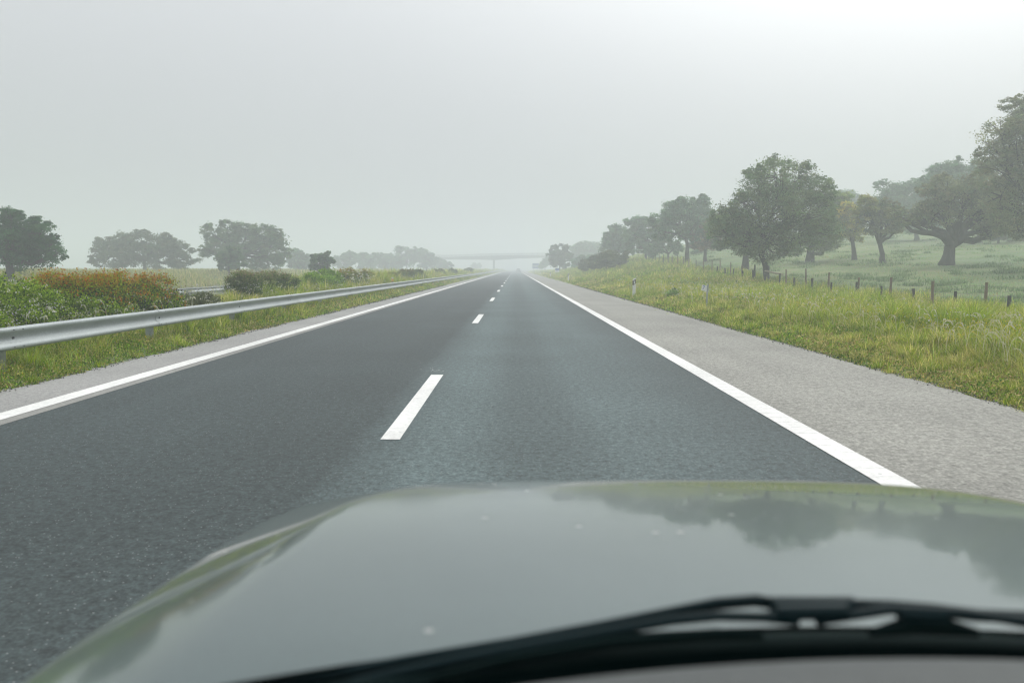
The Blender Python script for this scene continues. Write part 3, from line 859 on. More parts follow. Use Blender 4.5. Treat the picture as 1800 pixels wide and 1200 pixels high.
# ------------------------------------------------------------------ bushes
def bush(name, label, lobes, pal, n, leaf, top=None, flowers_=0, group=None, sprout=0):
    x0 = sum(l[0] for l in lobes) / len(lobes); y0 = sum(l[1] for l in lobes) / len(lobes)
    root = empty(name, (x0, y0, gz(x0, y0))); tag(root, label, 'bush', group)
    VP, CC = [], []; tot = sum(l[3] ** 2 for l in lobes)
    ztop = max(l[2] + l[3] for l in lobes)
    st = MB()
    for (x, y, z, r) in lobes:
        m = int(n * r * r / tot)
        p, idx, cc = crown_pts(np.array((x, y, z)), r, m, 26, .9, .55)
        c = pick(m, np.array(pal)) * (.6 + .8 * rng.random((26, 1)))[idx] * (.75 + .5 * rng.random((m, 1)))
        if top is not None:
            f = np.clip((p[:, 2] - (ztop - .50)) / .55 + rng.normal(0, .33, m), 0, 1)[:, None]
            c = c * (1 - f) + np.array(top)[rng.integers(0, len(top), m)] * f * (.7 + .6 * rng.random((m, 1)))
        VP.append(p); CC.append(c)
        for e_ in cc[::3]:
            g = Vector((x + random.uniform(-.1, .1), y + random.uniform(-.1, .1), gz(x, y) - .05)); e_ = Vector(e_)
            st.tube([g, g.lerp(e_, .5) + Vector((0, 0, .1)), e_], [.018, .012, .004], 4, caps=False)
    P = np.concatenate(VP); C = np.concatenate(CC)
    if sprout:                                   # thin upright shoots on the top
        for l in lobes:
            for i in range(sprout):
                a = random.uniform(0, 6.28); rr = l[3] * random.random() ** .5
                q = np.array((l[0] + rr * math.cos(a), l[1] + rr * math.sin(a), l[2] + .75 * math.sqrt(max(0, l[3] ** 2 - rr * rr))))
                hh = random.uniform(.08, .25); k = 9
                t = rng.random(k)[:, None]
                P = np.concatenate([P, q + t * np.array([random.uniform(-.05, .05), 0, hh]) + rng.normal(0, .012, (k, 3))])
                C = np.concatenate([C, np.array(top if top is not None else pal)[rng.integers(0, len(top if top is not None else pal), k)]])
    keep = P[:, 2] > ground(P[:, 0], P[:, 1]); P, C = P[keep], C[keep]
    V, Q, C4 = leaves(P, leaf * (.6 + .8 * rng.random(len(P))), C)
    sv = np.array(st.v); sq_ = np.array(st.f) + len(V)      # the thin stems inside belong to the same mesh
    V = np.concatenate([V, sv]); Q = np.concatenate([Q, sq_]); C4 = np.concatenate([C4, np.tile([[.08, .065, .05]], (len(sv), 1))])
    mesh_arrays('foliage', V, Q, M_leaf, root, C=C4)
    if flowers_:
        sel = P[rng.integers(0, len(P), flowers_)]
        cc = np.mean([(l[0], l[1], l[2]) for l in lobes], axis=0)
        best = []
        for l in lobes:
            k = flowers_ // len(lobes) // 9;  d = rng.normal(size=(k, 3)); d[:, 2] = np.abs(d[:, 2]) * .6; d[:, 1] -= .5; d[:, 0] += .3
            d /= np.linalg.norm(d, axis=1, keepdims=True)
            c9 = np.repeat(np.array(l[:3]) + d * l[3] * 1.03, 9, axis=0) + rng.normal(0, .035, (k * 9, 3)) * np.array([1, 1, .4])
            best.append(c9)
        P = np.concatenate(best)
        V, Q, C4 = leaves(P, leaf * .8, pick(len(P), np.array([(.72, .72, .62), (.6, .62, .5), (.8, .78, .68)])), asp=.6)
        mesh_arrays('blossom', V, Q, M_flower, root, C=C4)
    return root


GB = [(.07, .17, .015), (.17, .31, .02), (.31, .43, .04), (.02, .045, .01), (.02, .045, .01)]
RED = [(.56, .17, .02), (.54, .27, .03), (.42, .34, .03), (.26, .34, .03), (.34, .10, .02)]
GRP = 'bushes planted in the median'
bush('bush', 'large clipped hedge bush with orange red new leaves on top, behind the guardrail',
     [(-9.45, 16.0, .80, .60), (-9.2, 16.2, .74, .68), (-9.1, 17.0, .72, .68), (-9.1, 17.8, .70, .68), (-9.05, 18.6, .72, .64), (-9.05, 19.4, .72, .6), (-9.8, 16.6, .7, .66), (-9.8, 18.4, .7, .66), (-8.7, 16.6, .4, .5), (-8.6, 17.8, .42, .5), (-8.6, 19.0, .42, .5), (-8.65, 19.5, .4, .42)],
     GB, 78000, .021, top=RED, flowers_=0, group=GRP, sprout=40)
bush('bush', 'sprawling light green bush with white flowers, in front of the orange red hedge',
     [(-9.0, 11.6, .66, .62), (-9.0, 12.4, .70, .62), (-8.9, 13.3, .68, .62), (-8.8, 14.1, .62, .58), (-8.6, 15.0, .50, .5), (-9.7, 13.6, .80, .66), (-9.8, 12.6, .80, .66), (-9.6, 14.9, .72, .6), (-8.3, 13.4, .35, .45), (-10.4, 14.4, .7, .66), (-8.4, 15.9, .34, .42), (-8.3, 12.2, .3, .45), (-8.3, 16.8, .28, .34)],
     [(.16, .28, .03), (.27, .40, .05), (.36, .46, .09), (.06, .11, .02)], 84000, .022, flowers_=2200, group=GRP, sprout=12)
bush('bush', 'small loose bush with white flowers right after the red hedge',
     [(-8.4, 20.3, .45, .36), (-8.35, 20.9, .5, .36), (-8.5, 21.6, .42, .34)], [(.12, .15, .06), (.16, .18, .08)], 9000, .022, flowers_=500, group=GRP)
bush('bush', 'dark green bush edge with greyish purple tops in front of the tall leafy tree',
     [(-9.4, 26.9, .85, .55), (-9.5, 27.7, .85, .5), (-9.4, 28.7, .85, .5), (-9.4, 29.8, .85, .5), (-9.4, 30.9, .85, .5), (-9.3, 31.8, .8, .45)],
     [(.06, .12, .03), (.12, .19, .05)], 26000, .028, top=[(.30, .26, .16), (.20, .28, .08), (.34, .26, .18)], group=GRP, sprout=20)
bush('bush', 'bright green spreading bush below the lone small dark tree',
     [(-9.2, 35.5, .75, .5), (-9.2, 37.2, .85, .6), (-9.1, 38.8, .8, .55), (-8.8, 37.5, .6, .4)], [(.15, .27, .04), (.24, .36, .07)], 16000, .038, group=GRP, sprout=16)
bush('bush', 'reddish topped bush covered in white flowers in mid median',
     [(-9.2, 41.5, .8, .62), (-9.2, 43.5, .82, .64), (-9.1, 45.6, .8, .6), (-9.1, 47.6, .78, .55)], [(.14, .22, .05), (.2, .28, .08)], 20000, .042, top=[(.42, .28, .1), (.32, .32, .1)], flowers_=1500, group=GRP, sprout=12)
for (lab, y0, h, r, tp) in [
    ('low brownish bush in the median just past the white flowered bush', 55, .8, .5, [(.2, .16, .08), (.16, .16, .07)]),
    ('olive bush in the median beside the dark upright one', 64, .85, .6, [(.2, .17, .07)]),
    ('dark upright bush standing clear of the median grass', 71, .8, .62, [(.10, .13, .05)]),
    ('small dark bush in the median past the upright one', 92, .9, .55, [(.14, .14, .07)]),
    ('low rounded bush far down the median', 112, .85, .6, [(.12, .14, .06)]),
    ('farthest bush in the median before the road bends', 150, .9, .7, [(.12, .14, .06)])]:
    bush('bush', lab, [(-8.9, y0, h, r), (-8.9, y0 + 1.6, h - .05, r * .9), (-9.1, y0 - 1.4, h - .1, r * .8), (-9.0, y0 + 3.2, h - .15, r * .8)], [(.12, .18, .07), (.17, .23, .09)], 7000, .0010 * y0, top=tp, group=GRP, sprout=4)
bush('bush', 'leafy dark weed bush in the verge left of the kilometre marker',
     [(6.75, 33.6, .30, .24), (6.95, 34.0, .36, .24)], [(.16, .26, .08), (.22, .32, .1)], 2500, .03, flowers_=80, group='bushes on the right bank')
bush('bush', 'brown shrubby scrub on the bank top under the wood edge', [(10.8, 92, 2.4, 1.0), (11.6, 97, 2.6, 1.1), (10.4, 102, 2.2, 1.0), (12.6, 95, 2.8, 1.0), (9.6, 108, 1.9, .9)],
     [(.13, .13, .075), (.09, .12, .05)], 16000, .10, group='bushes on the right bank')


# ------------------------------------------------------------------ guardrails
PROF = [(.02, .652), (.035, .66), (.07, .648), (.083, .625), (.078, .595), (.03, .560), (.006, .535), (0, .505), (.006, .475), (.03, .450), (.078, .415), (.083, .385), (.07, .362), (.035, .35), (.02, .358)]


def guardrail(label, X0, face, y0, n, long_to, post_every=1):
    root = empty('guardrail', (X0, y0, 0)); tag(root, label, 'guardrail')
    def panel(ya, yb, lift):
        m = MB(); m0 = []
        yy = [ya, (ya + yb) / 2, yb] if yb - ya < 10 else list(np.arange(ya, yb, 10))
        for th in (0, -.004):
            for y in yy:
                for (o, z) in PROF: m0.append((X0 + face * (o + th - .083 + lift) + float(cx(y)), y, z))
        k = len(PROF); ny = len(yy); f = []
        for s in range(2):
            for j in range(ny - 1):
                for i in range(k - 1):
                    a = s * k * ny + j * k + i; q = (a, a + 1, a + 1 + k, a + k)
                    f.append(q if (s == 0) == (face < 0) else q[::-1])
        m.add(m0, f, True)
        for j in (0, ny - 1):
            m.add([m0[j * k + i] for i in range(k)] + [m0[k * ny + j * k + i] for i in range(k)], [(i, i + 1, i + 1 + k, i + k) for i in range(k - 1)])
        m.add([m0[j * k + i] for i in (0, k - 1) for j in range(ny)] + [m0[k * ny + j * k + i] for i in (0, k - 1) for j in range(ny)],
              [(i * ny + j, i * ny + j + 1, 2 * ny + i * ny + j + 1, 2 * ny + i * ny + j) for i in (0, 1) for j in range(ny - 1)])
        return m.build('rail_panel', M_galv, root)
    for i in range(n):
        y = y0 + i * 4.32
        panel(y - .16, y + 4.32 + .16, .010 * (i % 2))
    if long_to: panel(y0 + n * 4.32 - .16, long_to, .006)
    np_ = int((min(long_to or 1e9, y0 + 60 * 4.32) - y0) / 4.32)
    for i in range(0, np_, post_every):
        y = y0 + i * 4.32; c_ = float(cx(y)); m = MB()
        xb = X0 - face * .22 + c_
        m.box((xb, y, .30), (.012, .10, .64)); m.box((xb - face * .05, y - .05, .30), (.10, .008, .64)); m.box((xb - face * .05, y + .05, .30), (.10, .008, .64))
        m.build('post', M_galv, root)
        m = MB(); m.box((X0 - face * .15 + c_, y, .505), (.128, .09, .2)); m.build('spacer', M_galv, root)
        if i < 9:
            for dy in (-.10, .10):
                for z in (.62, .575, .44, .39):
                    m = MB(); m.box((X0 + face * ((.0 if z in (.62, .39) else -.045) + .003) + c_, y + dy, z), (.014, .035, .012)); m.build('bolt', M_bolt, root)
            m = MB(); m.box((X0 - face * .076 + c_, y, .505), (.016, .05, .03)); m.build('bolt', M_bolt, root)
    return root


YB = 10.74 - .35
guardrail('galvanised steel guardrail along the near edge of the median, beside the left shoulder', -6.66, 1, YB - 4.32 * 2, 42, 400)
guardrail('second guardrail on the far side of the median, facing the other carriageway', -12.75, -1, 17.0, 30, 380)

# ------------------------------------------------------------------ wire fence on wooden posts
fr = empty('wire_fence', (float(fenceX(20)), 20, gz(fenceX(20), 20)))
tag(fr, 'tall wooden post and wire mesh fence between the verge and the pasture', 'fence')
Y0f = 24.6
posts = []
rs = random.Random(5)
for i in range(-2, 26):
    y = Y0f + 3.5 * i + rs.uniform(-.15, .15); x = float(fenceX(y)); g = gz(x, y); h = 1.27 + rs.uniform(-.10, .13)
    lx, ly = rs.uniform(-.05, .05), rs.uniform(-.04, .04)
    m = MB(); r = rs.uniform(.042, .058)
    m.tube([(x, y, g - .3), (x + lx * .5, y + ly * .5, g + h * .5), (x + lx, y + ly, g + h)], [r, r * .97, r * .9], 9)
    m.build('post', [M_post, M_post, M_postdark, M_postpale][rs.randrange(4)] if i > 2 else M_post, fr)
    posts.append((x, y, g, h))
m = MB()
for (a, b) in zip(posts, posts[1:]):
    for k, hh in enumerate((.12, .25, .38, .52, .66, .80, .95, 1.08)):
        pa = Vector((a[0] - .05, a[1], a[2] + hh)); pb = Vector((b[0] - .05, b[1], b[2] + hh))
        mid = pa.lerp(pb, .5) - Vector((0, 0, .012)); m.tube([pa, mid, pb],   .0034 if k < 7 else .004, 3, caps=False)
    if a[1] < 62:
        for k in range(24):
            t = k / 24; p = Vector((a[0] - .05, a[1], a[2])).lerp(Vector((b[0] - .05, b[1], b[2])), t)
            m.tube([p + Vector((0, 0, .1)), p + Vector((0, 0, .95))], .0028, 3, caps=False)
m.build('wire_mesh', M_wire, fr)
pa, pb = at(1345, 476, 49), at(1376, 482, 45.4)
m = MB(); m.tube([pa, pa.lerp(pb, .5) + Vector((0, 0, -.02)), pb], [.05, .055, .05], 8); m.build('rail', M_postpale, fr)

f2 = empty('old_fence', (float(fenceX(20)) - .6, 20, gz(fenceX(20) - .6, 20)))
tag(f2, 'row of short dark posts of an older fence standing just before the tall one', 'fence')
for i in range(-1, 14):
    y = 25.3 + 2.8 * i + rs.uniform(-.2, .2); x = float(fenceX(y)) - .6; g = gz(x, y); h = .93 + rs.uniform(-.08, .06)
    m = MB(); r = rs.uniform(.045, .062); l = rs.uniform(-.06, .06)
    m.tube([(x, y, g - .3), (x + l * .5, y, g + h * .5), (x + l, y, g + h)], [r, r, r * .92], 8); m.build('post', M_postdark, f2)
m = MB()
for hh in (.35, .6, .85):
    m.tube([(float(fenceX(y)) - .6, y, gz(fenceX(y) - .6, y) + hh) for y in np.arange(22.5, 62, 2.8)], .0025, 3)
m.build('wire', M_wire, f2)

# ------------------------------------------------------------------ delineators, markers and signs
def delineator(label, X, Y, h=1.0):
    g = gz(X, Y); root = empty('delineator_post', (X, Y, g)); tag(root, label, 'marker post', 'white roadside delineator posts')
    w_, d_ = .075, .06
    # body with a slanting top, three-sided toward the traffic
    def prism(z0a, z0b, z1a, z1b, grow=0):
        xx = (-w_ - grow, w_ + grow); yy = (-d_ - grow, d_ + grow)
        v = [(X + x, Y + y, g + (za if x < 0 else zb)) for (za, zb) in ((z0a, z0b), (z1a, z1b)) for (x, y) in ((xx[0] * .55, yy[0]), (xx[1] * .55, yy[0]), (xx[1], 0), (xx[1] * .55, yy[1]), (xx[0] * .55, yy[1]), (xx[0], 0))]
        f = [(0, 1, 7, 6), (1, 2, 8, 7), (2, 3, 9, 8), (3, 4, 10, 9), (4, 5, 11, 10), (5, 0, 6, 11), (5, 4, 3, 2, 1, 0), (6, 7, 8, 9, 10, 11)]
        mm = MB(); mm.add(v, f); return mm
    prism(-.1, -.1, h - .07, h).build('body', M_white, root)
    prism(h - .34, h - .27, h - .13, h - .06, .004).build('black_band', M_black, root)
    m = MB(); m.box((X, Y - d_ - .010, g + h - .20), (.055, .006, .13)); m.build('reflector', M_refl, root)
    return root


delineator('nearest white delineator post with black band, beside the right shoulder', 5.72, 37.5, .98)
delineator('white delineator post well ahead, below the small blue and white sign', 5.75, 84, .95)
delineator('tiny white delineator post beyond the second one', 5.8, 128, .95)
delineator('farthest faint delineator post close to the road bend', 5.8, 175, .95)
p = at(690, 490, 45.5)
root = empty('median_marker', (p.x, p.y, gz(p.x, p.y))); tag(root, 'white and amber marker post standing in the median grass behind the guardrail', 'marker post')
z0 = root.location.z
m = MB(); m.box((p.x, p.y, z0 + .45), (.11, .05, .95)); m.build('body', M_white, root, bevel=.008)
m = MB(); m.box((p.x, p.y, z0 + .76), (.118, .058, .16)); m.build('amber_band', M_amber, root)
m = MB(); m.box((p.x, p.y, z0 + .62), (.118, .058, .08)); m.build('black_band', M_black, root)

# kilometre marker
kx, ky = 6.30, 25.6; kg = gz(kx, ky)
root = empty('kilometre_marker', (kx, ky, kg)); tag(root, 'grey post with a small tilted white plate bearing a blue seven', 'marker sign')
m = MB(); m.tube([(kx - .02, ky, kg - .2), (kx, ky, kg + .5), (kx + .025, ky, kg + 1.02 - .10)], .028, 10); m.build('post', M_galv, root)
m = MB(); RM = Matrix.Rotation(R(18), 3, 'Z') @ Matrix.Rotation(R(8), 3, 'Y')
pc = Vector((kx - .105, ky - .035, kg + .80)); m.box(pc, (.20, .008, .19), m=RM); m.build('plate', M_signwhite, root)
tcu = bpy.data.curves.new('numeral', 'FONT'); tcu.body = '7'; tcu.size = .19; tcu.extrude = .001; tcu.align_x = 'CENTER'; tcu.align_y = 'CENTER'
to = bpy.data.objects.new('tmp_numeral', tcu); dg = bpy.context.evaluated_depsgraph_get(); col.objects.link(to)
dg.update(); me = bpy.data.meshes.new_from_object(to.evaluated_get(dg)); bpy.data.objects.remove(to)
me.transform(Matrix.Translation(pc - Vector((kx, ky, kg))) @ RM.to_4x4() @ Matrix.Translation((-.03, -.007, 0)) @ Matrix.Rotation(R(90), 4, 'X'))
me.materials.clear(); me.materials.append(M_blue)
no = bpy.data.objects.new('numeral', me); no.parent = root; col.objects.link(no)

# small blue and white sign
Y = 139; p = at(979.3, 474.7, Y); g = gz(p.x, Y)
root = empty('service_sign', (p.x, Y, g)); tag(root, 'small square sign, blue above and white below, on the grass verge', 'road sign')
m = MB(); m.box((p.x, Y, p.z), (.72, .03, .74)); m.build('panel', M_signwhite, root, bevel=.01)
m = MB(); m.box((p.x, Y - .019, p.z + .15), (.64, .006, .34)); m.build('blue_field', M_blue, root)
m = MB(); m.box((p.x, Y - .019, p.z - .19), (.26, .006, .12)); m.build('dark_symbol', M_postdark, root)
m = MB(); m.box((p.x - .12, Y - .024, p.z + .14), (.14, .004, .18)); m.build('symbol', mat('sign_dark_blue', (.01, .03, .1), .4), root)
for s in (-.22, .22):
    m = MB(); m.tube([(p.x + s, Y + .045, g - .3), (p.x + s, Y + .045, p.z + .3)], .03, 8); m.build('post', M_galv, root)
# large blue sign
Y = 270; p = at(941.5, 467.3, Y); g = gz(p.x, Y)
root = empty('direction_sign', (p.x, Y, g)); tag(root, 'large faint blue road sign far ahead on two posts before the bridge', 'road sign')
m = MB(); m.box((p.x, Y, p.z), (2.2, .05, 1.8)); m.build('panel', M_blue2, root)
m = MB(); m.box((p.x, Y - .03, p.z - .05), (1.8, .01, .5)); m.build('text_band', mat('sign_pale_text', (.35, .42, .52), .5), root)
m = MB(); m.box((p.x, Y - .031, p.z), (2.12, .004, 1.72)); 
for s in (-.75, .75):
    m = MB(); m.tube([(p.x + s, Y + .08, g - .3), (p.x + s, Y + .08, p.z + .8)], .06, 8); m.build('post', M_galv, root)

# ------------------------------------------------------------------ overpass
Y = 385
root = empty('overpass', (-10.3, Y, 0)); tag(root, 'concrete road bridge crossing far ahead on a single slim pillar', 'bridge')


def zat(py): return HC + (472 - py) / F * Y


xx = np.linspace(-75, 60, 90)
top = np.interp(xx, [-75, -33, -10, 18, 60], [zat(452), zat(452.3), zat(449.8), zat(448.6), zat(448.3)])
Bp = np.interp(xx, [-75, -50, -33, -20, -13.5, -10.3, -7, 2, 15, 30, 60], [zat(456.5), zat(456.3), zat(456.2), zat(456.3), zat(456.6), zat(457.3), zat(456.6), zat(454.3), zat(453.0), zat(452.8), zat(452.6)])
m = MB(); V = []
for ypos in (Y - 3.4, Y + 3.4):
    for x, t, b in zip(xx, top, Bp): V += [(x, ypos, b), (x, ypos, t - .35)]
n = len(xx)
f = []
for i in range(n - 1):
    f += [(2 * i, 2 * i + 2, 2 * i + 3, 2 * i + 1), (2 * n + 2 * i, 2 * n + 2 * i + 1, 2 * n + 2 * i + 3, 2 * n + 2 * i + 2), (2 * i, 2 * n + 2 * i, 2 * n + 2 * i + 2, 2 * i + 2), (2 * i + 1, 2 * i + 3, 2 * n + 2 * i + 3, 2 * n + 2 * i + 1)]
m.add(V, f); m.build('girder', M_concrete, root)
m = MB(); V = []
for ypos in (Y - 4.6, Y + 4.6):
    for x, t in zip(xx, top): V += [(x, ypos, t - .35), (x, ypos, t + .05)]
m.add(V, f); m.build('deck', M_concrete, root)
for yy in (Y - 4.5, Y + 4.5):
    m = MB()
    for hh in (.45, .75, 1.05): m.tube([(x, yy, t + hh) for x, t in zip(xx, top)], .06, 4)
    for x in np.arange(-74, 60, 2.5): t = float(np.interp(x, xx, top)); m.box((x, yy, t + .55), (.16, .12, 1.1))
    m.build('railing', M_galv, root)
m = MB(); m.box((-10.3, Y, 2.6), (.85, 4.5, 6.2)); m.build('pillar', M_concrete, root, bevel=.08)
m = MB(); m.box((38, Y, 3.2), (3, 9, 6.5)); m.build('abutment', M_concrete, root)
m = MB(); m.box((-58, Y, 3.0), (3, 9, 6.0)); m.build('abutment', M_concrete, root)

# ------------------------------------------------------------------ car far ahead
M_carpaint = mat('silver_car_paint', (.30, .32, .33), .35, .5, .5)
M_glass = mat('dark_car_glass', (.03, .035, .04), .1)
M_tyre = mat('tyre_rubber', (.015, .015, .015), .85)
M_tail = mat('tail_light', (.35, .03, .02), .3)
Y = 326; X = 1.25 + float(cx(Y))
root = empty('distant_car', (X, Y, 0)); tag(root, 'small silver car far ahead in the same lane near the bend', 'car')
prof = [(-2.1, .32), (-2.15, .62), (-2.1, .92), (-1.95, 1.0), (-1.45, 1.38), (-1.1, 1.45), (.1, 1.46), (.95, 1.0), (1.9, .85), (2.1, .6), (2.1, .3)]
m = MB(); V = []
for s in (-1, 1):
    for (y, z) in prof: V.append((X + s * (.86 if z < 1.05 else .66), Y + y, z))
k = len(prof)
m.add(V, [(i, i + 1, i + 1 + k, i + k) for i in range(k - 1)] + [(k - 1, 0, k, 2 * k - 1), tuple(range(k))[::-1], tuple(range(k, 2 * k))])
m.build('body', M_carpaint, root)
m = MB(); m.add([(X - .72, Y - 1.93, 1.04), (X + .72, Y - 1.93, 1.04), (X + .6, Y - 1.49, 1.37), (X - .6, Y - 1.49, 1.37)], [(0, 1, 2, 3)]); m.build('rear_window', M_glass, root)
for s in (-1, 1):
    for yy in (-1.3, 1.35):
        m = MB(); m.tube([(X + s * .70, Y + yy, .31), (X + s * .90, Y + yy, .31)], .31, 16); m.build('wheel', M_tyre, root)
    m = MB(); m.box((X + s * .70, Y - 2.13, .8), (.26, .08, .16)); m.build('tail_light', M_tail, root)
m = MB(); m.box((X, Y - 2.1, .42), (1.5, .14, .22)); m.build('bumper', M_black, root)

# ------------------------------------------------------------------ own car: bonnet, wings, wipers, cowl, dashboard
XC, WH, EX = .3345, .8751, 5.147


def paint():
    m = mat('grey_green_paint', (.10, .125, .12), .34, .55, 1.0)
    b = m.node_tree.nodes['Principled BSDF']
    b.inputs['Coat Roughness'].default_value = .045
    n = noise(m, 3.0, 5, rough=.6); n2 = noise(m, 260, 2)
    r = ramp(m, n.outputs[0], [(.3, (.045, .084, .085)), (.7, (.063, .104, .104))])
    r2 = ramp(m, n2.outputs[0], [(.35, g3(.9)), (.65, g3(1.1))])
    vo = N(m, 'ShaderNodeTexVoronoi'); vo.inputs['Scale'].default_value = 26      # dried rain spots and grit on the paint
    tcn = N(m, 'ShaderNodeTexCoord'); L(m, tcn.outputs['Object'], vo.inputs['Vector'])
    rv = ramp(m, vo.outputs['Distance'], [(0, g3(1)), (.13, g3(.8)), (.2, g3(0))])
    se = N(m, 'ShaderNodeSeparateColor'); L(m, vo.outputs['Color'], se.inputs[0])
    gt = N(m, 'ShaderNodeMath', operation='GREATER_THAN'); L(m, se.outputs[0], gt.inputs[0]); gt.inputs[1].default_value = .95
    mu = N(m, 'ShaderNodeMath', operation='MULTIPLY'); L(m, gt.outputs[0], mu.inputs[0]); L(m, rv.outputs[0], mu.inputs[1])
    L(m, mixc(m, 'MIX', mu.outputs[0], mixc(m, 'MULTIPLY', 1, r.outputs[0], r2.outputs[0]), (.42, .42, .40)), b.inputs['Base Color'])
    inv = N(m, 'ShaderNodeMath', operation='MULTIPLY_ADD'); L(m, mu.outputs[0], inv.inputs[0]); inv.inputs[1].default_value = -.8; inv.inputs[2].default_value = 1.0
    L(m, inv.outputs[0], b.inputs['Coat Weight'])
    rr = ramp(m, n.outputs[0], [(.35, g3(.03)), (.75, g3(.11))]); L(m, rr.outputs[0], b.inputs['Coat Roughness'])
    return m


M_paint = paint()
M_rubber = mat('wiper_rubber', (.002, .014, .017), .5, spec=.14)
M_cowl = mat('cowl_plastic', (.002, .0085, .0085), .75, spec=.04)
M_seal = mat('windscreen_seal', (.0002, .0015, .0015), 1.0, spec=0)
M_dash = speckled('dashboard_vinyl', (.070, .079, .079), .12, 140, .7, .3)
Y1, LN = 1.0672, .9082


def zspine(y):
    t = (y - .78)
    return 1.0603 - .079 * t - .0399 * t * t


def hoodz(x, y):
    ax = abs(x - XC) / WH; ay = max(0, y - Y1) / LN
    q = (ax ** EX + ay ** EX) ** (1 / EX)
    z = zspine(y) - .0181 * ax ** 2
    t = max(0, q - .7456) / .20
    z -= .037 * (math.sqrt(t * t + .012) - math.sqrt(.012)) * (.98 + .10 * t)
    if q > .965: z -= .5 * (q - .965) + 60 * (q - .965) ** 2
    # low raised centre panel with soft shoulders
    z += .002
    return z, q


def yrear(x): return .775 - .33 * (x - XC) ** 2


def perim():
    pts = []
    for y in np.linspace(0, 1, 26)[:-1]: pts.append(('s', -1, y))
    for t in np.linspace(math.pi, 0, 181): pts.append(('c', t, 0))
    for y in np.linspace(1, 0, 26)[1:]: pts.append(('s', 1, y))
    return pts


def hood_pt(p, q):
    if p[0] == 's':
        x = XC + p[1] * WH * q; yr_ = yrear(x); y = yr_ + (Y1 - yr_) * p[2]
    else:
        t = p[1]; e = 2 / EX; c, s = math.cos(t), math.sin(t)
        x = XC + q * WH * math.copysign(abs(c) ** e, c); y = Y1 + q * LN * abs(s) ** e
    return x, y


def panel_mesh(name, qs, mtl, parent, dz=lambda q: 0):
    P = perim(); V = []
    for q in qs:
        for p in P:
            x, y = hood_pt(p, q); z, _ = hoodz(x, y); V.append((x, y, z + dz(q)))
    n = len(P); F_ = []
    
    for j in range(len(qs) - 1):
        for i in range(n - 1): F_.append((j * n + i, j * n + i + 1, (j + 1) * n + i + 1, (j + 1) * n + i))
    m = MB(); m.add(V, F_, True)
    o = m.build(name, mtl, parent)
    b = bmesh.new(); b.from_mesh(o.data); bmesh.ops.remove_doubles(b, verts=b.verts, dist=2e-5); bmesh.ops.dissolve_degenerate(b, edges=b.edges, dist=1e-6)
    b.to_mesh(o.data); b.free()
    return o


car = empty('own_car', (XC, 1.0, 0)); tag(car, 'grey green car whose glossy bonnet and black wipers fill the bottom of the view', 'car')
qs = list(np.linspace(0.0, .8, 40)) + list(np.linspace(.8, .955, 22))[1:] + [.960, .9635]
hood = panel_mesh('bonnet', qs, M_paint, car, dz=lambda q: -.006 if q > .962 else (-.0015 if q > .958 else 0))
# wings: from the shut line over the edge and down the side
P = perim(); V = []; rows = [(.9655, -.007, 0), (.968, -.001, 0), (.975, 0, 0), (.985, 0, 0), (.995, 0, 0), (1.003, 0, 0), (1.010, 0, 0)]
for (q, dzz, _) in rows:
    for p in P: x, y = hood_pt(p, q); V.append((x, y, hoodz(x, y)[0] + dzz))
for (q, z) in ((1.018, .90), (1.026, .82), (1.03, .72), (1.028, .60), (1.02, .50), (1.01, .40), (.99, .34)):
    for p in P:
        x, y = hood_pt(p, q); zz = hoodz(*hood_pt(p, 1.010))[0]
        V.append((x, y, min(z + (zz - .93) * max(0, (z - .5) / .4), zz - .01)))
n = len(P); nr = 14
m = MB(); m.add(V, [(j * n + i, j * n + i + 1, (j + 1) * n + i + 1, (j + 1) * n + i) for j in range(nr - 1) for i in range(n - 1)], True)
m.build('wing', M_paint, car)
# shut line floor, grille, headlights, front wheels
m = MB(); V = []
for q, dzz in ((.962, -.012), (.967, -.012)):
    for p in P: x, y = hood_pt(p, q); V.append((x, y, hoodz(x, y)[0] + dzz))
m.add(V, [(i, i + 1, n + i + 1, n + i) for i in range(n - 1)]); m.build('shut_line', M_seal, car)
m = MB()
for k in range(7): m.box((XC, 2.000, .60 + .035 * k), (.9, .02, .014))
m.box((XC, 1.993, .705), (.94, .012, .27)); m.build('grille', M_cowl, car)
for s in (-1, 1):
    m = MB(); m.tube([(XC + s * .62, 1.93, .72), (XC + s * .62, 2.01, .72)], [.10, .09], 20); m.build('headlight', M_refl, car)
    wx = XC + s * .80
    m = MB(); m.tube([(wx - .10, 1.15, .33), (wx - .09, 1.15, .33), (wx + .09, 1.15, .33), (wx + .10, 1.15, .33)], [.30, .335, .335, .30], 32); wh = m.build('wheel', M_tyre, car)
m = MB(); m.box((XC, 1.95, .42), (1.6, .22, .16)); m.build('bumper', M_cowl, car, bevel=.04)

xsC = np.linspace(XC - .80, XC + .80, 50)


def sheet(name, rows, mtl, smooth=True):
    """rows: (forward offset from the bonnet's rear edge, height offset) across the car"""
    V = []
    for (dy, z) in rows:
        for x in xsC: V.append((x, yrear(x) + dy, z - .030 * ((x - XC) / WH) ** 2))
    k = len(xsC); m = MB()
    m.add(V, [(j * k + i, j * k + i + 1, (j + 1) * k + i + 1, (j + 1) * k + i) for j in range(len(rows) - 1) for i in range(k - 1)], smooth)
    return m.build(name, mtl, car)


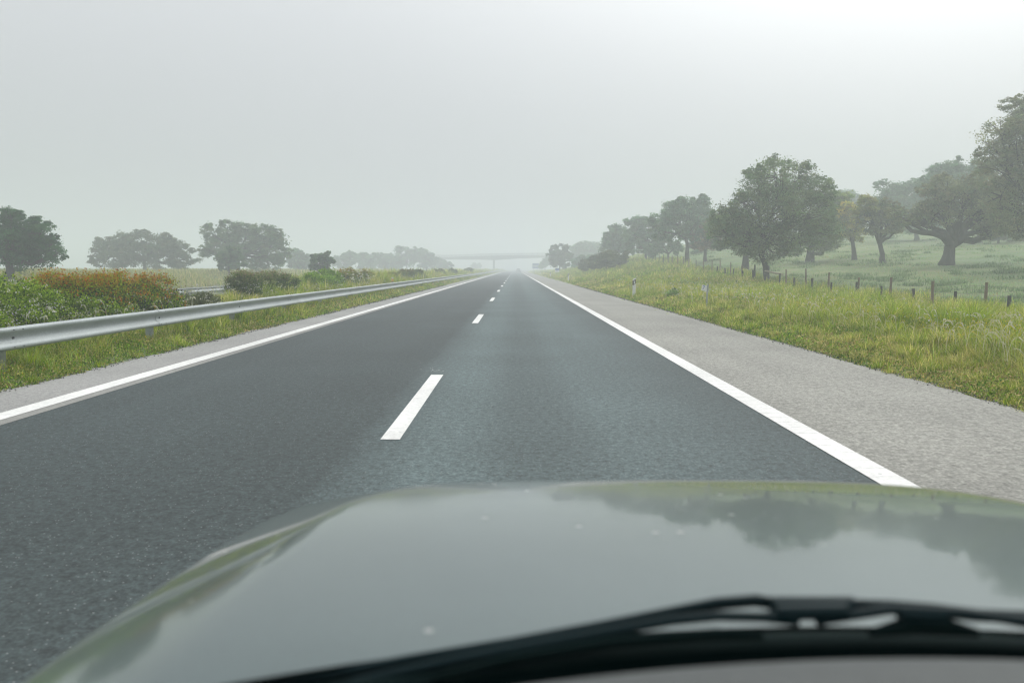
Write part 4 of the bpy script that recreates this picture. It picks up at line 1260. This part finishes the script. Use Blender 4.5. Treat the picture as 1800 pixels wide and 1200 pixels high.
sheet('cowl', [(.02, 1.035), (.005, 1.035), (-.005, 1.050), (-.012, 1.064), (-.03, 1.068), (-.052, 1.072), (-.056, 1.060), (-.075, 1.064), (-.08, 1.074)], M_cowl)
sheet('windscreen_seal', [(-.079, 1.072), (-.084, 1.081), (-.10, 1.092), (-.115, 1.099), (-.128, 1.096), (-.15, 1.09)], M_seal)
sheet('dashboard', [(-.151, 1.085), (-.156, 1.108), (-.165, 1.114), (-.20, 1.127), (-.25, 1.138), (-.35, 1.142), (-.42, 1.12), (-.46, 1.08), (-.47, .85)], M_dash)
m = MB()
for i in range(26):
    x = XC - .55 + i * .045; m.box((x, yrear(x) - .066, 1.066 - .03 * ((x - XC) / WH) ** 2), (.022, .018, .004))
m.build('cowl_vents', M_seal, car)


def wiper(blade, arm, hub, bob):
    b = MB(); pts = [at(*p) for p in blade]
    b.tube(pts, [.0035] + [.0048] * (len(pts) - 2) + [.0035], 8)
    b.tube([p + Vector((0, .006, -.008)) for p in pts], .0025, 6)
    br = b.build('wiper_blade', M_rubber, car)
    a = MB(); a.tube([at(*p) for p in arm], [.005] * (len(arm) - 1) + [.009], 8); a.build('wiper_arm', M_rubber, car)
    if hub:
        h = MB()
        for (p0, p1, r) in hub: h.tube([at(*p0), at(*p1)], r, 10)
        h.build('wiper_pivot', M_rubber, car)


wiper([(430, 1213, .69), (560, 1188, .695), (720, 1158, .70), (900, 1128, .705), (1060, 1098, .71), (1180, 1074, .71), (1260, 1058, .71), (1330, 1052, .71), (1372, 1058, .71)],
      [(620, 1200, .68), (800, 1160, .685), (960, 1130, .69), (1080, 1108, .69), (1180, 1090, .69), (1260, 1082, .69), (1340, 1084, .69), (1400, 1084, .69)],
      [((1355, 1064, .70), (1500, 1064, .70), .0085), ((1365, 1076, .69), (1488, 1074, .69), .0075), ((1432, 1070, .69), (1446, 1094, .69), .006)], None)
wiper([(1480, 1058, .70), (1560, 1062, .70), (1640, 1068, .70), (1720, 1078, .70), (1800, 1081, .70), (1900, 1092, .69), (2050, 1120, .68)],
      [(1440, 1090, .69), (1490, 1082, .69), (1560, 1071, .69), (1620, 1073, .69), (1680, 1076, .69), (1760, 1086, .69), (1900, 1105, .68)],
      [((1580, 1078, .69), (1660, 1082, .69), .007)], None)
# second, lower wiper linkage over the cowl
m = MB(); m.tube([at(760, 1192, .665), at(900, 1158, .675), at(1080, 1128, .68), at(1260, 1114, .68), at(1340, 1117, .68)], [.003, .005, .006, .006, .004], 8)
m.tube([at(1530, 1112, .68), at(1600, 1098, .69), at(1660, 1100, .69), at(1720, 1112, .68)], [.004, .009, .009, .004], 8)
m.build('wiper_linkage', M_cowl, car)

# ------------------------------------------------------------------ haze: a closed box of even fog
hm = bpy.data.materials.new('fog'); hm.use_nodes = True
hm.node_tree.nodes.clear()
ho = hm.node_tree.nodes.new('ShaderNodeOutputMaterial'); hv = hm.node_tree.nodes.new('ShaderNodeVolumePrincipled')
hv.inputs['Color'].default_value = (.91, .965, .985, 1)
hv.inputs['Density'].default_value = .0049
hv.inputs['Anisotropy'].default_value = .25
hm.node_tree.links.new(hv.outputs[0], ho.inputs['Volume'])
m = MB(); m.box((0, 700, 12.5), (3000, 1800, 28)); hz = m.build('haze', hm)
tag(hz, 'grey morning fog lying over the road and fields', 'haze', kind='stuff')
